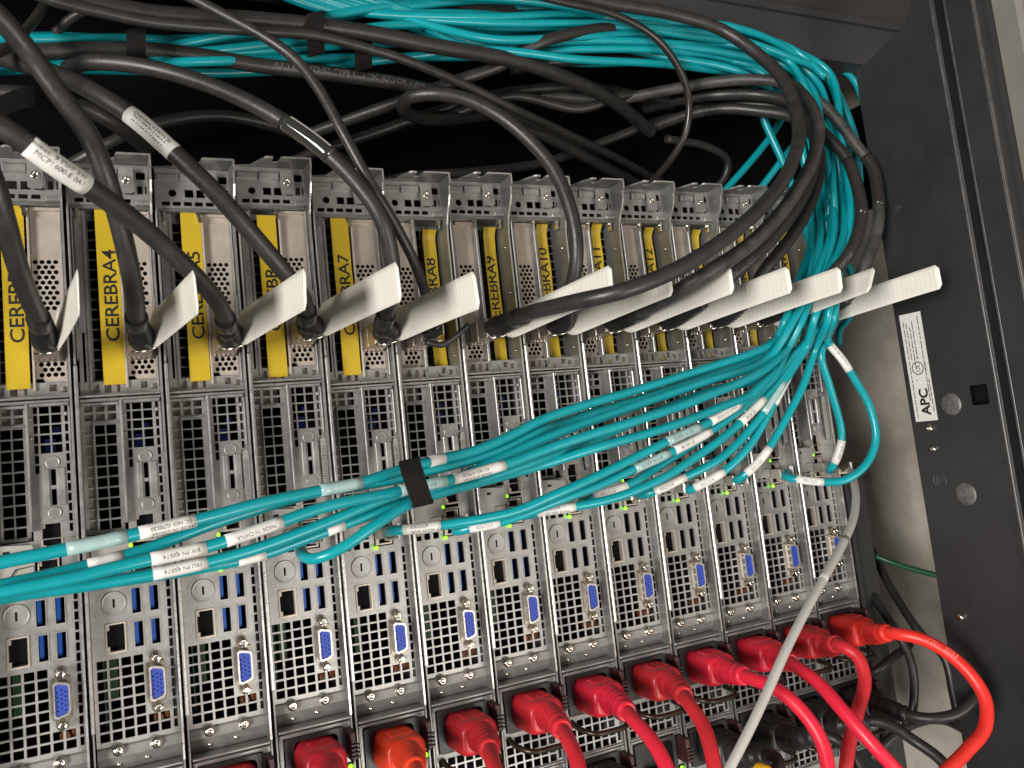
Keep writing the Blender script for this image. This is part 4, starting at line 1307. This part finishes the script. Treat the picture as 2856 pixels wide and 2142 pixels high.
for n, (a, lab) in enumerate(zip((1.2, .85, .45, -.45, -.9, 1.0, -1.1), tops)):
    tr = trunk(300 + n, a, 3 if n < 3 else 5)
    if n == 5:
        tr = [(x, y + (30 * (1 - x / 1400) if x < 1400 else 0), d) for x, y, d in tr]
    if n in (0, 2, 3):
        tr = [q for q in tr if q[0] > 1000] + [(880 - 30 * n, 18, 0), (700, -30, 4), (520, -62, 4), (200, -70, 0), (-250, -50, 0)]
    pts = spline([P(*q) for q in tr], 4)
    root = empty('network_cable', pts[0], lab, 'cable', TOPG)
    jk = obj('jacket', shift_to(root, MB().tube(pts, 2.85, 12)).mesh('teal_jacket', TEAL), root)
    if n in (1, 3):
        b = MB()
        wrap_text(b, pts, near(pts, 1420, 80), 3.05, 'PATCH CORD CAT6A UTP 26AWG E4251 TYPE CM (UL)', 2.6, True, -1)
        obj('lettering', shift_to(root, b).mesh('lettering', mat('teal_print', (0.004, 0.07, 0.075), .5)), jk)
plain_cable('network_cable', 'teal cable slanting down into the dark behind the loop of black cables', 'cable',
            [(1720, 140, -10), (1700, 230, -20), (1668, 290, -30), (1584, 392, -45), (1500, 480, -70)], 3.05, TEAL, TOPG)
plain_cable('network_cable', 'dim teal cable behind, lower of the two slanting into the dark', 'cable',
            [(1760, 220, -30), (1730, 290, -40), (1690, 345, -50), (1640, 410, -65), (1580, 480, -80)], 3.05, TEAL, TOPG)
plain_cable('network_cable', 'teal cable seen through the loop of black cables', 'cable',
            [(1560, 110, 10), (1620, 165, 6), (1652, 262, 2), (1692, 352, 4), (1735, 470, 12), (1760, 600, 24), (1765, 700, 40)], 3.05, TEAL, TOPG)
plain_cable('network_cable', 'teal cable running straight to the corner below the dark beam', 'cable',
            [(1250, 50, -6), (1420, 66, -8), (1600, 84, -10), (1740, 100, -12), (1830, 112, -14), (1885, 138, -16)], 3.05, TEAL, TOPG)
plain_cable('network_cable', 'teal cable just below the one that runs straight to the corner', 'cable',
            [(1300, 72, -10), (1480, 94, -14), (1640, 112, -16), (1760, 130, -18), (1840, 168, -20), (1872, 240, -24)], 3.05, TEAL, TOPG)
plain_cable('network_cable', 'teal cable hanging down behind the last white pull tab', 'cable',
            [(1800, 520, -20), (1850, 620, -40), (1838, 680, -60), (1815, 712, -75), (1812, 742, -90)], 3.05, TEAL, TOPG)

# ---- hook-and-loop straps
def strap(label, c0, c1, d0, wpx, thick_mm, d_back):
    """flat band wrapped round a bundle: from c0 (top) to c1 (bottom) in front, returning behind"""
    pts_f = []
    for i in range(9):
        t_ = i / 8
        x = c0[0] + (c1[0] - c0[0]) * t_
        y = c0[1] + (c1[1] - c0[1]) * t_
        pts_f.append((x, y, d0 + 7 * math.sin(math.pi * t_)))
    pts_b = [(c1[0], c1[1] + 3, (d0 + d_back) / 2)] + [(c0[0] + (c1[0] - c0[0]) * t_, c0[1] + (c1[1] - c0[1]) * t_, d_back) for t_ in (.8, .2)] + [(c0[0], c0[1] - 3, (d0 + d_back) / 2)]
    lp = pts_f + pts_b
    cen = sum((P(*q) for q in lp), Vector()) / len(lp)
    vs = []
    for q in lp:
        p = P(q[0] - wpx / 2, q[1] + wpx * .12, q[2])
        p2 = P(q[0] + wpx / 2, q[1] - wpx * .12, q[2])
        vs += [p, p2]
    ins = []
    n = len(lp)
    for i in range(n):
        for j in (0, 1):
            p = vs[2 * i + j]
            cdir = Vector((0, cen.y - p.y, cen.z - p.z))
            ins.append(p + cdir.normalized() * thick_mm)
    b = MB()
    fs = []
    m = 2 * n
    for i in range(n):
        j = (i + 1) % n
        fs += [(2 * i, 2 * i + 1, 2 * j + 1, 2 * j), (m + 2 * i, m + 2 * j, m + 2 * j + 1, m + 2 * i + 1), (2 * i, 2 * j, m + 2 * j, m + 2 * i), (2 * i + 1, m + 2 * i + 1, m + 2 * j + 1, 2 * j + 1)]
    b.add(vs + ins, fs)
    o = obj('hook_and_loop_strap', b.mesh('hook_and_loop_strap', VELCRO))
    tag(o, label, 'strap', 'black hook-and-loop straps')
strap('black hook-and-loop strap round the lower teal bundle below CEREBRA8', (884, 994), (914, 1090), 92, 44, 1.6, 50)
strap('black strap round the upper teal bundle near the left edge', (294, 62), (294, 128), 26, 42, 1.6, -26)
strap('black strap round the upper teal bundle left of the middle', (680, 28), (684, 118), 28, 36, 1.6, -30)
strap('black strap low on the upper teal bundle, right of the other straps', (786, 92), (786, 150), 16, 36, 1.6, -26)

# ---- red power cords
RED = {
 5: ([(500, 1730, 70), (505, 1800, 90)], 1, 'red power plug just showing at the bottom edge, furthest left'),
 6: ([(700, 1720, 62), (705, 1780, 80)], 1, 'red power plug at the bottom edge, left of the orange one'),
 7: ([(900, 1680, 60), (915, 1760, 80)], 2, 'orange power plug at the bottom edge, below CEREBRA7'),
 8: ([(1062, 1640, 60), (1078, 1700, 76), (1085, 1760, 84)], 4, 'dull red power cord right of the orange plug'),
 9: ([(1228, 1600, 62), (1248, 1650, 78), (1258, 1720, 90)], 1, 'red power cord below CEREBRA9'),
 10: ([(1370, 1556, 60), (1412, 1605, 80), (1440, 1660, 92), (1456, 1740, 100)], 0, 'crimson power cord below CEREBRA10'),
 11: ([(1488, 1520, 58), (1520, 1570, 74), (1538, 1630, 86), (1552, 1720, 96)], 4, 'red power cord bending straight down below CEREBRA11'),
 12: ([(1625, 1466, 58), (1680, 1490, 76), (1736, 1540, 90), (1778, 1610, 100), (1796, 1720, 108)], 0, 'crimson power cord passing behind the grey cable and arching down'),
 13: ([(1720, 1440, 56), (1770, 1478, 74), (1825, 1540, 92), (1885, 1608, 106), (1960, 1690, 116)], 0, 'crimson power cord running diagonally to the bottom right, over another red cord'),
 14: ([(1815, 1394, 54), (1852, 1418, 64), (1868, 1468, 70), (1852, 1540, 74), (1834, 1610, 78), (1820, 1720, 80)], 4, 'dark red power cord turning down behind the diagonal one'),
 15: ([(1930, 1368, 54), (2000, 1384, 72), (2075, 1434, 90), (2126, 1505, 102), (2128, 1570, 106), (2088, 1622, 106), (2030, 1680, 106)], 3, 'bright orange-red power cord making a wide loop at the bottom right'),
}
def plug_body(b, cx_, cz_, y0, y1):
    """C13-style plug body: rounded, upper corners cut back, narrowing outward"""
    base = []
    N = 40
    for i in range(N):
        a = 2 * math.pi * i / N
        ca, sa = math.cos(a), math.sin(a)
        e = 0.42
        x = 12.6 * math.copysign(abs(ca) ** e, ca)
        z = 10.2 * math.copysign(abs(sa) ** e, sa)
        if z > 3.5:
            x *= 1 - .20 * ((z - 3.5) / 6.7) ** 1.5
        base.append((x, z))
    prof = [(y0, .97), (y0 - 1.2, 1.0), (y1 + 9, .985), (y1 + 5, .965), (y1 + 3, .94), (y1 + 1.6, .90), (y1 + .6, .84), (y1 + .1, .74), (y1, .6)]
    vs = [(cx_ + x * s, y, cz_ + z * s) for y, s in prof for x, z in base]
    fs = [(i * N + k, i * N + (k + 1) % N, (i + 1) * N + (k + 1) % N, (i + 1) * N + k) for i in range(len(prof) - 1) for k in range(N)]
    b.add(vs, fs, True)
    b.add(vs[-N:], [tuple(range(N))])
    for i in range(4):                                 # grip ridges
        b.bbox(cx_ - 6.5, cx_ + 6.5, y1 + 7.2 + i * 3, y1 + 8.2 + i * 3, cz_ + 9.4, cz_ + 10.45, .2)
def power_cord(name, label, cx_, cz_, path, m, group, r=4.3, deep=0):
    base = Vector((cx_, 0, cz_))
    root = empty(name, base, label, 'power cord', group)
    b = MB()
    plug_body(b, cx_, cz_, 6 - deep, -25 - deep)
    pl = obj('plug', shift_to(root, b).mesh('power_plug', m), root)
    ctrl = [Vector((cx_, -20 - deep, cz_)), Vector((cx_, -32 - deep, cz_))] + [P(*q) for q in path]
    fine = spline(ctrl, 0.8)
    L, nf = 0, 0
    while L < 30 and nf < len(fine) - 2:
        L += (fine[nf + 1] - fine[nf]).length
        nf += 1
    rad = []
    for i in range(nf + 1):
        s = i / nf
        rb = 9.2 - 3.2 * s
        if .28 < s < .86:
            rb -= .9 * (1 if math.sin((s - .28) * 6.2 * 2 * math.pi / .58 * .55) > .2 else 0)
        if s > .96:
            rb -= .6
        rad.append(rb)
    obj('strain_relief', shift_to(root, MB().tube(fine[:nf + 1], rad, 16)).mesh('strain_relief', m), root)
    pts = spline(ctrl, 3)
    st = near(pts, *px(fine[nf])) - 2
    obj('cord', shift_to(root, MB().tube(pts[max(0, st):], r, 16)).mesh('cord', m), root)
    return root, pts
for k, (path, ci, lab) in RED.items():
    root, pts = power_cord('power_cord', lab, PITCH * (k - 9) - 9.5, -58.5 + DZ.get(k, 0), path, REDS[ci], 'red power cords')
    if k == 15:
        b = MB()
        wrap_text(b, pts, near(pts, 2005, 1386), 4.3, 'VW-1 E253', 4.4, False, 0)
        obj('lettering', shift_to(root, b).mesh('lettering', mat('pale_red_print', (0.75, 0.30, 0.25), .5)), root)

# ---- black power cords on the second row of power supplies
BLK = {
 10: ([(1300, 1720, 60), (1330, 1790, 80)], 'black power plug at the bottom edge between the red cords of CEREBRA10 and CEREBRA11'),
 12: ([(1680, 1640, 60), (1660, 1720, 70)], 'black power plug half hidden by the grey cable at the bottom edge'),
 13: ([(1795, 1592, 60), (1850, 1640, 70), (1880, 1720, 80)], 'black power plug between two crimson cords at the bottom'),
 14: ([(1905, 1560, 52), (1975, 1600, 64), (2040, 1650, 80), (2080, 1720, 92)], 'black power cord running diagonally down to the bottom right corner'),
 15: ([(1962, 1545, 50), (2010, 1552, 62), (2070, 1540, 72), (2110, 1500, 76), (2120, 1460, 70)], 'black power cord curving up inside the orange-red loop')}
for k, (path, lab) in BLK.items():
    power_cord('power_cord', lab, PITCH * (k - 9) - 9.5, -111.0, path, BLACKPL, 'black power cords', 3.7)
for lab, path, r in (
    ('thin black cord hanging behind the orange-red loop', [(1862, 1250, -20), (1900, 1310, 0), (1940, 1370, 16), (1968, 1430, 20), (1975, 1500, 18), (1962, 1560, 14), (1900, 1620, 6)], 3.2),
    ('black cord crossing from the upright to the frame behind the loop', [(1880, 1180, -40), (1930, 1280, -10), (1990, 1370, 14), (2040, 1420, 26), (2060, 1500, 30), (2075, 1560, 34), (2110, 1600, 36)], 3.4),
    ('short black cord slanting down left under the last red plug', [(1965, 1392, 10), (1930, 1420, 14), (1895, 1448, 10), (1860, 1470, -4)], 3.2),
    ('black cord bowed upward across the floor patch at the bottom right', [(1880, 1640, 20), (1930, 1590, 26), (1990, 1558, 30), (2040, 1556, 34), (2090, 1580, 36)], 3.4)):
    plain_cable('black_cable', lab, 'power cord', path, r, BLACKPL, 'loose black cords at the bottom right')
o = obj('yellow_cap', MB().lathe(P(1640, 1665, 70), [(5, 0), (5, 6), (4, 8), (2, 9)], 18).mesh('yellow_cap', YCAP))
tag(o, 'small round yellow cap peeking in at the bottom edge', 'cap')

# ---- grey cable and green earth wire
root, pts = plain_cable('grey_cable', 'light grey cable hanging from beside the last server across the red cords', 'cable',
            [(1836, 1012, 10), (1843, 1035, 26), (1849, 1075, 44), (1842, 1125, 60), (1815, 1185, 74), (1780, 1248, 86), (1735, 1330, 98), (1695, 1410, 106), (1655, 1500, 112), (1612, 1590, 116), (1560, 1690, 118)], 2.75, GREYCABLE, n=16)
i0, i1 = near(pts, 1826, 1165), near(pts, 1780, 1250)
sleeve(root, root.children[0], pts, i0, i1, 2.75, GREYCABLE, 'joint_sleeve')
b = MB()
c_ = P(1836, 1010, 8)
b.bbox(c_.x - 7, c_.x + 7, c_.y - 8, c_.y + 10, c_.z - 4, c_.z + 5, 1)
obj('plug', shift_to(root, b).mesh('grey_plug', CHROME), root)
plain_cable('earth_wire', 'dark green earth wire running to the rack frame', 'wire',
            [(1840, 1170, -30), (1868, 1190, -20), (1906, 1207, -8), (1960, 1226, 4), (2035, 1246, 20)], 2.4, GREENWIRE)
